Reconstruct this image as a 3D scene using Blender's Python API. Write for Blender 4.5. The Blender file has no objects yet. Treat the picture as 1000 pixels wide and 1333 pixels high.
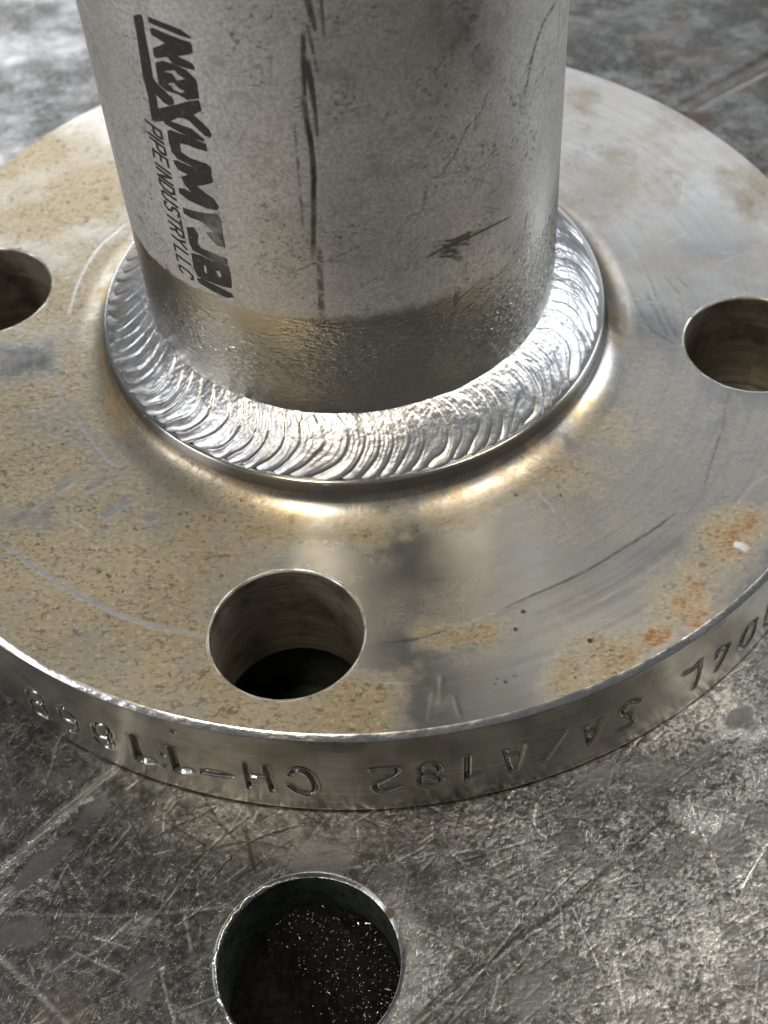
import bpy, bmesh, math, json
import numpy as np
from mathutils import Matrix, Vector
from mathutils.geometry import tessellate_polygon

# ------------------------------------------------------------------ units: the scene is in metres, dimensions below in mm
MM = 0.001
T = 18.392                                   # flange thickness; the table top is z = 0, the flange face z = T
R_FL, R_HUB, H_HUB, R_PIPE, BC, R_BOLT = 75.385, 38.053, 4.716, 30.2, 59.898, 10.0
HX, HY, UX, UY = -0.435, -0.177, -0.01164, -0.02065      # hub centre and lean of the pipe
HOLE = (-10.595, -95.274, 11.326)            # hole in the table
ADDED_HOLES = [(-12.9, -57.3, 11.3), (60.8, -16.5, 11.3), (-60.5, 13.0, 11.3)]   # unseen holes added under the bolt holes so their floors look black
rng = np.random.default_rng(7)
sc = bpy.context.scene
COL = sc.collection

# ------------------------------------------------------------------ camera
cam_d = bpy.data.cameras.new('camera'); cam = bpy.data.objects.new('camera', cam_d); COL.objects.link(cam)
C = np.array([2.1246, -166.4169, 153.335 + T]) * MM
rv = (0.99801472, -0.04855432, -0.04011347); uv = (0.06298105, 0.76940486, 0.63564891); fw = (0.0, 0.63691336, -0.77093539)
cam.matrix_world = Matrix(((rv[0], uv[0], -fw[0], C[0]), (rv[1], uv[1], -fw[1], C[1]), (rv[2], uv[2], -fw[2], C[2]), (0, 0, 0, 1)))
cam_d.sensor_fit = 'HORIZONTAL'; cam_d.sensor_width = 36.0; cam_d.lens = 36.0 * 1.884684
cam_d.clip_start = 0.005; cam_d.clip_end = 50
cam_d.dof.use_dof = True; cam_d.dof.focus_distance = 0.184; cam_d.dof.aperture_fstop = 48.0
sc.camera = cam

# ------------------------------------------------------------------ light: a workshop hall, ceiling lamps and a window wall
w = bpy.data.worlds.new('World'); sc.world = w; w.use_nodes = True
w.node_tree.nodes['Background'].inputs[0].default_value = (0.86, 0.93, 1.0, 1); w.node_tree.nodes['Background'].inputs[1].default_value = 0.13
def lamp(name, az, el, dist, sx, sy, power, col):
    """az measured from the camera side (-y), positive to the right"""
    l = bpy.data.lights.new(name, 'AREA'); l.shape = 'RECTANGLE'; l.size = sx; l.size_y = sy; l.energy = power; l.color = col
    o = bpy.data.objects.new(name, l); COL.objects.link(o)
    a, e = math.radians(az), math.radians(el)
    d = Vector((math.sin(a) * math.cos(e), -math.cos(a) * math.cos(e), math.sin(e)))
    o.location = d * dist; o.rotation_euler = d.to_track_quat('Z', 'Y').to_euler()
    return o
lamp('ceiling_lamp', -44, 68, 2.6, 0.30, 0.75, 27, (1.0, 0.90, 0.72))
lamp('ceiling_lamp', 100, 68, 2.8, 0.30, 0.75, 22, (1.0, 0.90, 0.72))
lamp('window_light', 112, 32, 3.2, 1.4, 1.3, 34, (0.88, 0.94, 1.0))
lamp('window_light', -163, 27, 3.4, 1.8, 0.8, 26, (0.95, 0.97, 1.0))
lamp('window_light', -74, 24, 3.0, 1.2, 1.0, 26, (0.97, 0.98, 1.0))
lamp('window_light', 166, 34, 3.4, 1.7, 0.8, 6.5, (0.95, 0.97, 1.0))
vs = sc.view_settings; vs.view_transform = 'Standard'; vs.look = 'None'; vs.gamma = 1; vs.exposure = 0.12; vs.use_curve_mapping = False
sc.render.engine = 'CYCLES'; sc.cycles.use_denoising = True; sc.cycles.max_bounces = 8; sc.cycles.glossy_bounces = 5
sc.cycles.sample_clamp_indirect = 6.0; sc.cycles.caustics_reflective = True; sc.cycles.blur_glossy = 0.3

# ------------------------------------------------------------------ traced marks and lettering (degrees round the axis / mm)
LOGO=[["bar",[[[-132.27,67.81],[-129.85,68.43],[-129.43,68.23],[-129.75,65.34],[-129.84,62.28],[-130.07,60.32],[-128.89,59.71],[-125.17,58.51],[-125.24,57.82],[-126.65,57.34],[-128.18,57.39],[-130.22,58.22],[-130.46,56.18],[-127.56,57.02],[-120.67,59.02],[-118.24,59.44],[-118.12,58.11],[-120.39,57.16],[-118.85,56.56],[-116.9,55.59],[-116.66,54.92],[-117.24,54.5],[-118.56,54.65],[-120.19,55.35],[-121.82,56.09],[-122.98,56.21],[-124.76,56.06],[-127.17,55.12],[-121.69,55.11],[-118.74,54.11],[-118.97,53.7],[-122.65,53.77],[-126.56,54.07],[-129.1,54.32],[-129.65,54.62],[-131.99,54.06],[-133.18,53.99],[-133.41,54.43],[-133.03,57.0],[-133.14,58.83],[-133.47,59.61],[-132.64,64.08]]]],["I",[[[-127.79,68.52],[-123.17,68.42],[-119.66,68.19],[-117.42,67.47],[-117.81,67.26],[-120.61,67.39],[-124.17,67.65],[-127.28,67.71],[-127.98,67.81]]]],["N",[[[-128.12,66.94],[-126.97,67.28],[-122.09,67.07],[-117.96,66.84],[-117.55,66.44],[-117.75,65.53],[-119.45,65.06],[-121.65,64.6],[-118.63,64.24],[-117.99,63.87],[-117.95,63.31],[-120.29,63.32],[-123.5,63.41],[-124.68,64.03],[-127.96,63.29],[-128.46,63.6],[-128.32,64.5],[-124.45,65.8],[-127.93,66.24]]]],["O",[[[-128.36,62.68],[-126.19,63.33],[-123.5,63.41],[-120.14,63.1],[-118.03,62.1],[-118.16,59.69],[-121.37,59.0],[-123.6,59.4],[-126.61,59.29],[-128.67,59.78],[-128.65,61.44]],[[-126.54,61.89],[-123.35,62.55],[-122.56,62.15],[-120.82,61.82],[-123.13,61.29],[-124.03,62.03]],[[-125.88,60.45],[-124.27,60.79],[-122.82,60.19],[-121.66,60.14],[-122.52,59.74],[-124.42,59.81]]]],["U",[[[-129.0,53.41],[-127.99,53.78],[-122.64,53.8],[-118.49,53.45],[-118.48,52.42],[-121.22,52.34],[-123.62,52.46],[-125.84,52.3],[-125.91,51.11],[-123.78,50.66],[-119.43,50.56],[-118.37,50.2],[-118.47,49.12],[-121.31,49.25],[-124.7,49.56],[-127.52,49.72],[-128.88,50.36],[-129.17,51.62]]]],["M",[[[-129.1,49.18],[-127.62,49.47],[-123.25,49.37],[-118.5,49.05],[-118.48,47.97],[-119.96,47.46],[-123.22,46.59],[-121.41,46.04],[-119.15,45.47],[-118.02,44.47],[-118.73,43.72],[-121.24,43.56],[-124.26,43.68],[-126.36,43.73],[-129.17,44.29],[-129.04,45.09],[-127.35,45.37],[-125.24,45.29],[-127.04,46.16],[-127.49,47.09],[-125.32,47.88],[-128.17,48.1]]]],["T",[[[-129.05,42.17],[-125.64,42.3],[-122.37,42.68],[-118.73,43.21],[-118.11,42.46],[-118.37,39.97],[-118.26,39.11],[-118.35,37.99],[-120.37,37.92],[-121.73,38.47],[-123.2,39.49],[-121.0,39.93],[-122.1,40.44],[-123.45,41.04],[-126.97,40.93],[-129.09,41.23]]]],["U",[[[-129.11,39.04],[-126.66,39.54],[-125.61,38.68],[-126.5,36.99],[-125.6,36.45],[-122.18,36.29],[-118.28,36.13],[-118.59,35.1],[-121.31,34.95],[-123.87,35.17],[-128.53,35.38],[-129.32,36.31]]]],["B",[[[-129.33,34.79],[-126.07,35.13],[-122.89,34.93],[-118.37,34.98],[-118.12,33.73],[-118.51,31.25],[-120.99,30.99],[-125.31,30.98],[-128.74,30.99],[-129.49,32.13]],[[-125.97,33.47],[-125.2,33.68],[-125.29,32.24],[-125.93,32.4]],[[-122.55,33.39],[-121.22,33.59],[-120.92,32.73],[-121.84,32.46]]]],["I",[[[-129.21,30.56],[-127.3,30.97],[-122.67,30.72],[-118.86,30.31],[-118.4,29.69],[-120.49,29.19],[-124.72,29.45],[-128.59,29.85]]]]]
SMALL=[["P",[[-135.591,53.289],[-131.177,52.8],[-131.152,51.93],[-131.807,51.766],[-132.911,51.888],[-133.58,52.199],[-133.604,53.069]]],["I",[[-135.544,51.628],[-131.129,51.138]]],["P",[[-135.525,50.963],[-131.111,50.474],[-131.086,49.603],[-131.741,49.44],[-132.845,49.562],[-133.514,49.873],[-133.538,50.743]]],["E",[[-131.034,47.784],[-131.063,48.812],[-135.478,49.302],[-135.448,48.273]]],["E",[[-133.182,49.047],[-133.158,48.177]]],["I",[[-135.421,47.292],[-131.006,46.803]]],["N",[[-135.402,46.627],[-130.988,46.138],[-135.37,45.52],[-130.956,45.03]]],["D",[[-135.354,44.966],[-130.94,44.476],[-130.92,43.764],[-132.012,43.491],[-134.22,43.736],[-135.334,44.254],[-135.354,44.966]]],["U",[[-130.893,42.815],[-134.425,43.206],[-135.299,43.019],[-135.285,42.513],[-134.393,42.098],[-130.862,41.707]]],["S",[[-131.345,40.136],[-130.824,40.362],[-130.838,40.868],[-131.641,41.241],[-132.607,41.191],[-133.38,40.519],[-134.347,40.469],[-135.238,40.851],[-135.253,41.405],[-134.642,41.574]]],["T",[[-130.799,39.492],[-130.765,38.305]]],["T",[[-130.782,38.906],[-135.196,39.395]]],["R",[[-135.166,38.319],[-130.752,37.83],[-130.727,36.96],[-131.382,36.796],[-132.398,36.908],[-132.934,37.204],[-132.959,38.075]]],["R",[[-132.942,37.473],[-135.134,37.212]]],["Y",[[-130.705,36.168],[-132.895,35.843],[-135.103,36.088]]],["Y",[[-130.672,35.029],[-132.895,35.843]]],["L",[[-130.648,34.159],[-135.062,34.648],[-135.035,33.699]]],["L",[[-130.6,32.497],[-135.014,32.986],[-134.988,32.037]]],["C",[[-131.316,29.816],[-130.53,30.013],[-130.544,30.519],[-131.436,30.933],[-134.084,31.227],[-134.958,31.008],[-134.944,30.502],[-134.141,30.129]]]]
MARKS=[[[[-92.11,73.9],[-91.58,71.28],[-91.07,69.33]],0.953,0.367,0.85],[[[-89.29,73.8],[-89.42,71.2],[-89.52,68.67]],0.513,0.183,0.85],[[[-92.63,70.42],[-92.05,67.39],[-91.49,64.33]],0.33,0.22,0.8],[[[-93.56,69.39],[-94.09,65.58],[-94.68,61.12]],0.587,0.44,0.9],[[[-93.57,66.5],[-92.95,62.07],[-92.82,58.78],[-92.87,55.91]],0.807,0.183,0.9],[[[-94.96,61.61],[-94.64,57.47],[-94.39,53.32],[-95.02,48.28],[-96.78,38.21]],0.623,0.587,0.95],[[[-97.41,57.8],[-97.78,51.18],[-98.3,43.14]],0.22,0.22,0.75],[[[-103.29,35.51],[-99.16,36.74],[-96.04,37.73]],0.11,0.183,0.7],[[[-101.22,41.49],[-101.73,38.27]],0.22,0.147,0.5],[[[-95.12,39.83],[-95.6,35.76],[-96.36,28.49]],0.513,0.587,0.75],[[[-93.43,37.59],[-89.6,37.88]],0.11,0.073,0.55],[[[-93.11,37.79],[-89.44,39.08]],0.147,0.073,0.55],[[[-70.61,35.95],[-65.4,36.5],[-59.46,36.52],[-51.97,36.37],[-45.55,35.81]],0.489,0.311,0.88],[[[-68.57,37.43],[-63.73,36.85],[-57.67,37.03]],1.156,0.711,0.82],[[[-69.44,35.87],[-63.8,34.87],[-61.27,33.48]],0.533,0.622,0.82],[[[-67.82,36.53],[-63.77,35.62],[-58.58,35.54]],1.511,0.889,0.8],[[[-59.49,34.28],[-59.99,30.31]],0.133,0.133,0.4],[[[-62.23,29.34],[-63.2,25.85]],0.622,0.444,0.55],[[[-53.27,56.79],[-55.87,54.1],[-59.24,52.99],[-62.53,50.06],[-66.52,47.8],[-68.79,47.88]],0.222,0.178,0.7],[[[-56.72,55.97],[-57.16,51.86]],0.178,0.133,0.45],[[[-69.73,47.07],[-70.94,43.16]],0.267,0.356,0.45],[[[-27.21,60.93],[-33.78,60.31],[-38.21,57.58],[-41.43,52.69]],0.444,0.533,0.8],[[[-24.53,60.32],[-24.8,55.5],[-29.23,52.71]],0.222,0.178,0.6],[[[-41.46,53.13],[-34.21,53.02]],0.178,0.133,0.6],[[[-42.03,52.87],[-43.09,51.69],[-42.05,50.07]],0.222,0.133,0.6],[[[-38.5,34.1],[-40.26,30.66],[-40.8,29.03]],0.267,0.178,0.6],[[[-34.55,32.13],[-37.54,28.59]],0.222,0.133,0.5],[[[-47.9,66.82],[-47.98,64.58]],0.178,0.133,0.4],[[[-36.88,45.52],[-36.33,44.41]],0.356,0.222,0.6],[[[-22.38,37.96],[-21.02,36.45]],0.356,0.222,0.7],[[[-98.44,37.18],[-94.07,37.8],[-85.3,40.07]],0.178,0.133,0.6],[[[-87.06,42.82],[-79.15,44.87]],0.133,0.089,0.35],[[[-149.93,34.61],[-148.39,33.81]],0.4,0.267,0.8],[[[-141.16,60.98],[-137.38,57.61]],0.133,0.089,0.35],[[[-153.81,48.83],[-154.04,43.5],[-153.79,40.23]],0.133,0.133,0.45],[[[-152.98,60.68],[-157.16,55.46]],0.356,0.222,0.4],[[[-144.22,30.24],[-137.19,32.97]],0.089,0.089,0.5],[[[-128.1,28.17],[-120.47,29.26]],0.444,0.444,0.35]]
BLOT=[[[-62.4,67.2],4.5,0.5],[[-58.7,65.5],2.0,0.5],[[-54.2,60.1],2.2,0.55],[[-86.7,63.6],3,0.25],[[-88.8,42.5],6,0.25],[[-91.4,48.3],5,0.15],[[-48.3,41.8],4,0.35],[[-65.5,58.5],2,0.2],[[-80.9,51.4],1.2,0.3],[[-112.2,55.0],3,0.12],[[-120.2,47.3],2,0.2]]
STAMP=[["8",0.28,0.38,[[[-128.74,-9.56],[-127.96,-8.57],[-126.89,-8.57],[-126.66,-10.02],[-127.56,-11.44],[-128.45,-11.52],[-128.92,-10.72],[-128.74,-9.56]],[[-129.05,-12.62],[-127.73,-11.26],[-126.93,-11.49],[-126.69,-14.05],[-127.46,-14.74],[-128.82,-14.9],[-129.05,-12.62]]]],["6",0.25,0.36,[[[-124.31,-8.99],[-123.55,-8.18],[-122.75,-9.08],[-122.48,-10.34],[-123.39,-11.29],[-124.37,-11.17],[-124.31,-8.99]],[[-122.48,-10.34],[-122.37,-11.79],[-122.96,-13.59],[-124.06,-14.57]]]],["8",0.4,0.42,[[[-118.51,-10.58],[-118.09,-9.8],[-118.09,-8.06],[-119.03,-7.76],[-119.91,-8.77],[-120.1,-10.7],[-119.68,-11.47]],[[-119.68,-11.47],[-118.62,-11.18],[-118.43,-12.27],[-118.95,-13.67],[-119.72,-13.81],[-120.33,-12.5]],[[-117.93,-11.42],[-118.34,-12.78]]]],["1",0.8,0.75,[[[-115.08,-7.64],[-115.17,-10.24],[-115.35,-13.16],[-115.07,-13.65]],[[-115.14,-11.79],[-115.11,-13.68],[-113.83,-12.85]]]],["dot",0.4,0.4,[[[-112.23,-9.89],[-112.1,-10.1]]]],["dot",0.35,0.35,[[[-112.3,-12.91],[-112.14,-13.0]]]],["dot",0.3,0.35,[[[-110.26,-2.85],[-110.05,-2.99]]]],["1",0.75,0.7,[[[-110.98,-7.7],[-111.01,-10.3],[-111.04,-12.96],[-110.98,-13.25]],[[-111.02,-11.98],[-110.89,-13.34],[-109.61,-12.55]]]],["-",0.35,0.4,[[[-108.12,-11.47],[-106.65,-11.15],[-104.98,-11.55]],[[-108.19,-12.13],[-106.73,-11.96],[-105.09,-11.75]]]],["H",0.55,0.42,[[[-103.42,-7.74],[-103.44,-11.05],[-103.49,-13.74]],[[-101.42,-7.76],[-101.29,-10.8],[-101.12,-13.75]],[[-103.01,-10.42],[-101.54,-10.4]]]],["C",0.35,0.45,[[[-98.98,-9.03],[-98.54,-7.87],[-97.9,-7.57],[-97.17,-8.74],[-96.77,-11.06],[-96.87,-12.77],[-97.48,-13.83],[-98.45,-13.25],[-99.27,-11.96]]]],["2",0.35,0.42,[[[-90.96,-7.57],[-88.95,-7.5],[-88.76,-8.96],[-89.91,-10.53],[-90.81,-11.43],[-90.84,-12.47],[-89.99,-13.39],[-88.6,-12.51]]]],["8",0.32,0.42,[[[-86.3,-9.72],[-86.57,-8.52],[-85.78,-7.36],[-84.92,-7.82],[-84.6,-9.45],[-85.14,-10.12],[-85.92,-10.0]],[[-86.11,-9.94],[-85.34,-10.46],[-84.52,-11.54],[-84.67,-12.78],[-85.56,-13.08],[-86.53,-12.13],[-86.57,-10.82],[-86.11,-9.94]]]],["1",0.6,0.5,[[[-81.86,-7.13],[-81.89,-10.39],[-81.88,-12.98]],[[-81.85,-12.22],[-81.28,-12.24],[-80.54,-12.38]]]],["A",0.32,0.4,[[[-78.19,-7.67],[-77.52,-12.67],[-76.99,-13.29],[-76.53,-11.03],[-76.24,-7.32]],[[-77.8,-8.91],[-76.67,-9.31]]]],["slash",0.5,0.45,[[[-72.15,-7.26],[-73.06,-10.09],[-74.02,-13.09]]]],["A",0.4,0.4,[[[-69.7,-8.5],[-69.33,-11.08],[-68.98,-13.18]],[[-68.98,-13.18],[-68.44,-10.91],[-68.05,-8.32]],[[-69.4,-9.75],[-68.27,-10.08]]]],["S",0.45,0.42,[[[-63.56,-8.1],[-64.59,-7.16],[-65.46,-7.96],[-65.33,-9.55],[-64.43,-10.5],[-64.05,-12.15],[-64.42,-13.51],[-65.27,-13.36]]]],["L",0.5,0.5,[[[-55.74,-7.61],[-55.62,-11.02],[-55.83,-13.7]],[[-55.74,-7.61],[-56.67,-8.26],[-57.79,-7.96]]]],["4",0.5,0.45,[[[-53.19,-9.79],[-52.95,-8.44],[-51.35,-9.35]],[[-51.35,-9.35],[-51.85,-11.54],[-52.58,-13.74]]]],["0",0.5,0.5,[[[-47.0,-9.32],[-48.38,-9.31],[-48.89,-11.94],[-48.85,-13.45],[-47.71,-14.54],[-46.73,-13.26],[-46.78,-9.85],[-47.0,-9.32]]]],["3",0.5,0.5,[[[-44.42,-9.39],[-44.47,-11.66],[-44.03,-14.46],[-42.71,-16.63],[-41.81,-15.99]],[[-41.81,-15.99],[-40.27,-16.82],[-41.69,-12.34]]]]]
TAN=[[-46.4,-20.3,14,1.0],[-34.2,-49.2,14,1.0],[-43.3,-51.0,10,1.0],[-25.6,-33.8,10,1.0],[-57.0,34.0,16,1.0],[-47.0,39.3,12,1.0],[-18.5,-67.3,9,1.0],[-8.9,-72.4,7,1.0],[-28.4,-63.1,12,1.0],[-45.4,6.1,10,0.9],[-25.2,-44.7,8,0.9],[-49.9,-28.9,9,0.8],[-13.7,-41.6,5,0.5],[-0.1,-42.7,5,0.5],[8.4,-40.7,5,0.35],[35.7,-27.3,7,0.5],[30.2,-35.6,5,0.35],[7.1,-60.1,3.2,0.9],[13.9,-61.1,3.0,0.95],[9.9,-61.3,2.2,0.6],[27.9,-66.4,4.5,0.9],[23.7,-68.7,3.5,0.8],[33.0,-64.8,4,0.75],[42.1,-55.2,5,0.75],[47.0,-47.9,5,0.8],[51.1,-45.6,4.5,0.8],[38.7,-59.9,4,0.85],[7.9,-70.9,1.6,0.6],[0.7,-68.7,4,0.55],[-3.7,-71.2,4.5,0.8],[-1.5,-75.1,3,0.6],[49.8,-28.5,5,0.3],[39.9,26.4,9,0.35],[42.2,52.2,5,0.3],[23.1,-32.1,4,0.4],[59.8,43.5,6,0.4],[67.3,25.7,7,0.5],[50.0,25.4,6,0.15],[1.4,-54.5,3,-0.5],[5.7,-49.8,6,-0.6],[-48.0,-36.1,4.2,-1.1],[-44.5,-39.2,4.5,-1.0],[-48.2,-7.4,5,-1.0],[-51.6,-2.9,4,-0.8],[-38.5,-34.8,2.5,-0.5],[0.9,-64.1,4.5,-0.6],[-8.5,-46.1,4,-0.45],[13.6,-53.0,9,-0.6],[-4.4,-46.4,5,-0.5],[-24.2,-42.8,2,-0.4],[-43.1,-31.2,2.2,-0.7],[-42.1,-32.4,2.0,-0.6],[-45.0,-33.6,2.5,-0.7],[12.1,-70.6,5,-0.5],[24.3,-48.7,8,-0.6],[-36.0,-52.8,2.2,-0.45],[-44.5,24.7,1.8,-0.9],[-47.4,17.7,1.5,-0.8],[-43.1,27.0,1.2,-0.9],[-47.6,45.9,1.6,-0.9],[-50.9,45.1,1.2,-0.9],[-56.4,38.1,1.4,-0.9],[-42.5,49.8,2,-0.9],[-42.5,-38.0,5.0,-0.35],[-47.3,-32.0,3,-0.4],[-36.2,-21.1,3,0.2],[31.3,-56.8,5,-0.4],[42.4,-39.4,8,-0.5],[44.8,-5.7,8,-0.4],[43.3,6.8,6,-0.4],[57.1,9.1,12,-0.5]]
RUST=[[46.9,-48.5,2.6,0.6],[41.8,-56.4,2.2,0.8],[39.0,-58.7,1.8,0.8],[36.5,-62.7,1.8,1.2],[35.2,-63.4,1.5,1.1],[40.8,-61.8,1.6,0.9],[42.1,-60.1,1.3,0.9],[49.3,-46.8,3,0.6],[52.3,-45.0,2.5,0.7],[49.5,-50.7,2,0.5],[26.3,-40.8,1.5,0.4],[14.9,-61.2,1.2,0.5],[42.0,-52.7,2,0.5],[31.9,-65.9,2,0.6],[28.7,-67.4,1.5,0.5]]
DARK=[[1.6,-50.7,8,0.18],[7.8,-50.0,7,0.18],[14.3,-45.3,6,0.18],[-1.2,-44.0,4,0.15],[40.5,12.6,5,0.68],[42.5,-5.5,4,0.8],[44.0,-10.7,4,0.68],[57.0,14.8,9,0.63],[60.7,8.8,8,0.57],[49.6,8.0,6,0.46],[39.7,33.7,4,0.46],[42.5,26.1,7,0.28],[7.4,-55.0,5,0.21],[11.3,-68.3,3.5,0.26],[-1.8,-60.4,3,0.21],[2.9,-63.1,5,0.15],[26.0,-51.4,6,0.14],[-51.2,-7.1,5,0.34]]
TSCR=[[[[-50.58,-41.09],[-45.95,-45.04],[-40.33,-49.74],[-33.89,-54.0],[-28.71,-56.49],[-21.84,-58.71]],0.62,0.75],[[[0.07,-61.69],[7.02,-60.8],[15.17,-58.04],[19.32,-56.53]],0.35,0.6],[[[15.17,-58.04],[21.49,-55.08],[27.92,-52.19],[33.52,-48.77],[38.11,-45.84],[41.7,-43.18]],0.4,-0.9],[[[0.08,-61.46],[5.02,-61.12],[10.05,-59.83]],0.35,-0.7],[[[50.49,-29.31],[48.93,-32.85],[46.02,-39.7]],0.4,-0.4],[[[50.85,-28.6],[52.28,-24.19]],0.4,-0.35],[[[55.59,-36.99],[53.06,-38.89],[50.28,-42.11]],0.3,1.0],[[[-42.03,-18.32],[-38.15,-24.73],[-35.7,-28.03]],0.5,0.9],[[[-47.64,-7.44],[-42.03,-18.32]],0.35,0.5],[[[-37.56,26.03],[-41.62,20.54],[-44.15,13.22],[-45.41,3.94]],0.45,0.8],[[[-44.07,-32.23],[-41.6,-29.57]],1.6,0.28],[[[-39.71,-32.6],[-37.12,-31.1]],1.0,0.22],[[[-37.16,-37.7],[-33.1,-34.55]],1.6,0.25],[[[-30.7,-38.91],[-29.19,-37.38]],1.4,0.25],[[[29.21,-57.3],[31.43,-55.86]],0.25,0.7],[[[35.93,-52.82],[39.37,-50.53]],0.25,0.6],[[[8.06,-66.73],[7.42,-71.42]],0.4,0.7],[[[6.92,-69.14],[5.95,-73.51]],0.4,0.5],[[[9.26,-69.88],[9.93,-73.25]],0.3,0.5],[[[23.49,-37.83],[25.97,-43.52]],0.4,0.4],[[[45.05,10.3],[47.13,-5.95],[48.54,-11.12]],0.5,-0.25],[[[44.79,1.22],[46.55,-9.28]],0.6,-0.3],[[[41.42,10.65],[43.66,-5.64],[47.4,-11.02]],0.5,-0.2],[[[48.34,4.47],[49.92,-0.14]],0.3,-0.4],[[[50.12,4.3],[51.84,0.56]],0.3,-0.35],[[[26.14,-42.18],[27.17,-46.29]],0.5,0.3],[[[48.38,-48.92],[49.11,-49.37],[50.03,-50.35]],1.0,1.3]]
PITS=[[27.21,-63.05,0.75],[19.27,-57.87,0.6],[17.99,-60.56,0.5],[19.55,-59.84,0.18],[15.9,-68.45,0.35],[14.64,-68.59,0.3],[14.99,-67.93,0.2],[17.14,-67.63,0.2],[26.57,-38.78,0.35],[26.9,-49.15,0.15],[-32.23,-39.87,0.3],[-31.9,-40.17,0.3],[-22.63,-42.94,0.35],[-33.11,-50.56,0.3],[-35.37,-47.57,0.35],[-36.44,-47.1,0.3],[2.66,-39.58,0.2],[-37.3,-49.21,0.25]]
TABS=[[[[-52.91,-83.67],[-45.82,-76.09],[-41.18,-71.36],[-35.43,-65.36]],1.8,0.7],[[[-53.26,-81.0],[-45.12,-73.01],[-38.49,-66.33]],0.8,-0.8],[[[-53.27,-88.28],[-46.25,-81.48],[-42.77,-76.3]],2.2,0.8],[[[0.05,-104.71],[7.85,-98.67],[15.9,-93.35],[22.08,-89.73],[30.27,-83.49]],0.9,-1.0],[[[1.44,-104.34],[9.24,-98.76],[17.85,-92.98]],0.3,0.3],[[[30.27,-83.49],[36.56,-78.49]],0.5,-0.5],[[[-51.78,-84.79],[-35.02,-86.22],[-21.36,-86.1],[-8.65,-85.08]],1.6,-0.35],[[[-51.61,-86.14],[-34.91,-87.67],[-20.36,-87.4]],0.6,0.2],[[[-12.57,-85.34],[-3.77,-85.41],[11.0,-84.3]],1.5,-0.4],[[[-18.76,-76.3],[-18.02,-79.64],[-17.19,-83.24]],0.6,-1.0],[[[-23.37,-84.08],[-18.32,-78.86],[-10.48,-76.32]],0.25,-0.9],[[[-26.47,-67.19],[-21.59,-76.1],[-15.52,-82.5]],0.25,-0.8],[[[-25.0,-79.71],[-18.33,-78.53],[-12.53,-80.02]],0.2,-0.7],[[[-36.07,-71.15],[-33.21,-75.85],[-30.28,-83.62]],0.25,-0.7],[[[-30.8,-73.78],[-20.48,-81.09]],0.2,-0.7],[[[-26.41,-81.76],[-17.56,-74.71]],0.2,-0.7],[[[-32.57,-78.1],[-24.68,-74.21]],0.2,-0.6],[[[-20.42,-84.28],[-11.51,-77.91]],0.2,-0.6],[[[-32.46,-88.14],[-29.02,-89.18]],0.9,1.0],[[[39.54,-75.9],[40.31,-79.85],[41.87,-89.52]],0.3,0.9],[[[19.86,-75.64],[19.18,-78.93],[20.7,-81.22]],0.3,0.9],[[[48.45,-83.67],[43.77,-89.65]],0.3,1.0],[[[21.06,-90.17],[20.9,-95.16]],0.25,0.7],[[[22.49,-90.27],[25.35,-100.28]],0.25,0.8],[[[26.69,-97.49],[27.24,-105.97]],0.5,0.7],[[[21.93,-87.14],[22.76,-88.23]],0.5,0.8],[[[35.14,-92.12],[37.62,-99.17]],0.2,0.6],[[[37.28,-62.17],[34.42,-66.82]],0.5,0.9],[[[-48.82,-93.06],[-45.57,-96.67],[-40.57,-99.83],[-37.57,-102.34]],1.8,-0.5],[[[-49.97,-91.51],[-44.67,-96.24],[-38.5,-102.28]],0.7,0.3],[[[-42.35,-100.65],[-38.78,-99.0]],1.5,-0.5],[[[-29.31,-92.86],[-28.12,-97.79],[-26.51,-102.57]],0.3,0.4],[[[-37.61,-90.32],[-32.69,-92.14]],0.25,0.6],[[[-26.16,-88.04],[-25.01,-93.14]],0.4,0.4]]
TABB=[[47.5,-64.1,4,0.9],[49.5,-66.7,2.5,1.1],[49.6,-73.8,3,0.7],[42.3,-80.0,4,0.5],[39.5,-78.7,3,0.4],[38.9,-97.3,4,0.6],[38.1,-94.3,3,0.5],[28.0,-101.4,3,0.5],[-10.7,-89.6,3,0.25],[-44.4,-80.5,4,0.5],[18.8,-84.8,7,0.35],[27.0,-82.2,6,0.3],[13.5,-79.1,5,0.25],[4.3,-96.0,3.5,0.6],[3.1,-99.8,3.0,0.6],[27.7,-90.6,6,0.35],[43.0,-86.5,6,0.3],[-24.6,-75.3,5,0.2],[30.5,-102.5,7,0.2],[-36.1,-97.3,7,-0.4],[-45.8,-65.8,6,-0.6],[-37.5,-92.3,6,-0.35],[37.5,-72.9,4,-0.4],[34.7,-71.6,3,-0.5],[-0.5,-79.2,6,-0.5],[-7.6,-80.9,5,-0.3],[-29.6,-95.8,6,-0.2],[42.5,-93.6,3,-0.1]]
TABR=[[-0.3,-89.6,0.9,1.0],[41.4,-84.3,3,0.2],[-40.6,-99.8,4,0.3]]
TABP=[[37.1,-72.6,1.9,2.0,-0.2],[-44.5,-79.5,1.5,3.5,0.75],[-46.9,-89.2,2.2,1.5,0],[48.4,-64.8,1.6,1.3,0.5],[-39.0,-73.2,1.2,3,0.75],[-8.6,-81.9,2.5,2,0.1],[-20.3,-91.5,2.0,1.6,0.1],[28.4,-72.3,1.6,2.2,0.4],[16.0,-100.6,2.5,1.4,1.0]]
SLOT=[[66.0,73.1],[85.5,86.3]]

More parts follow.
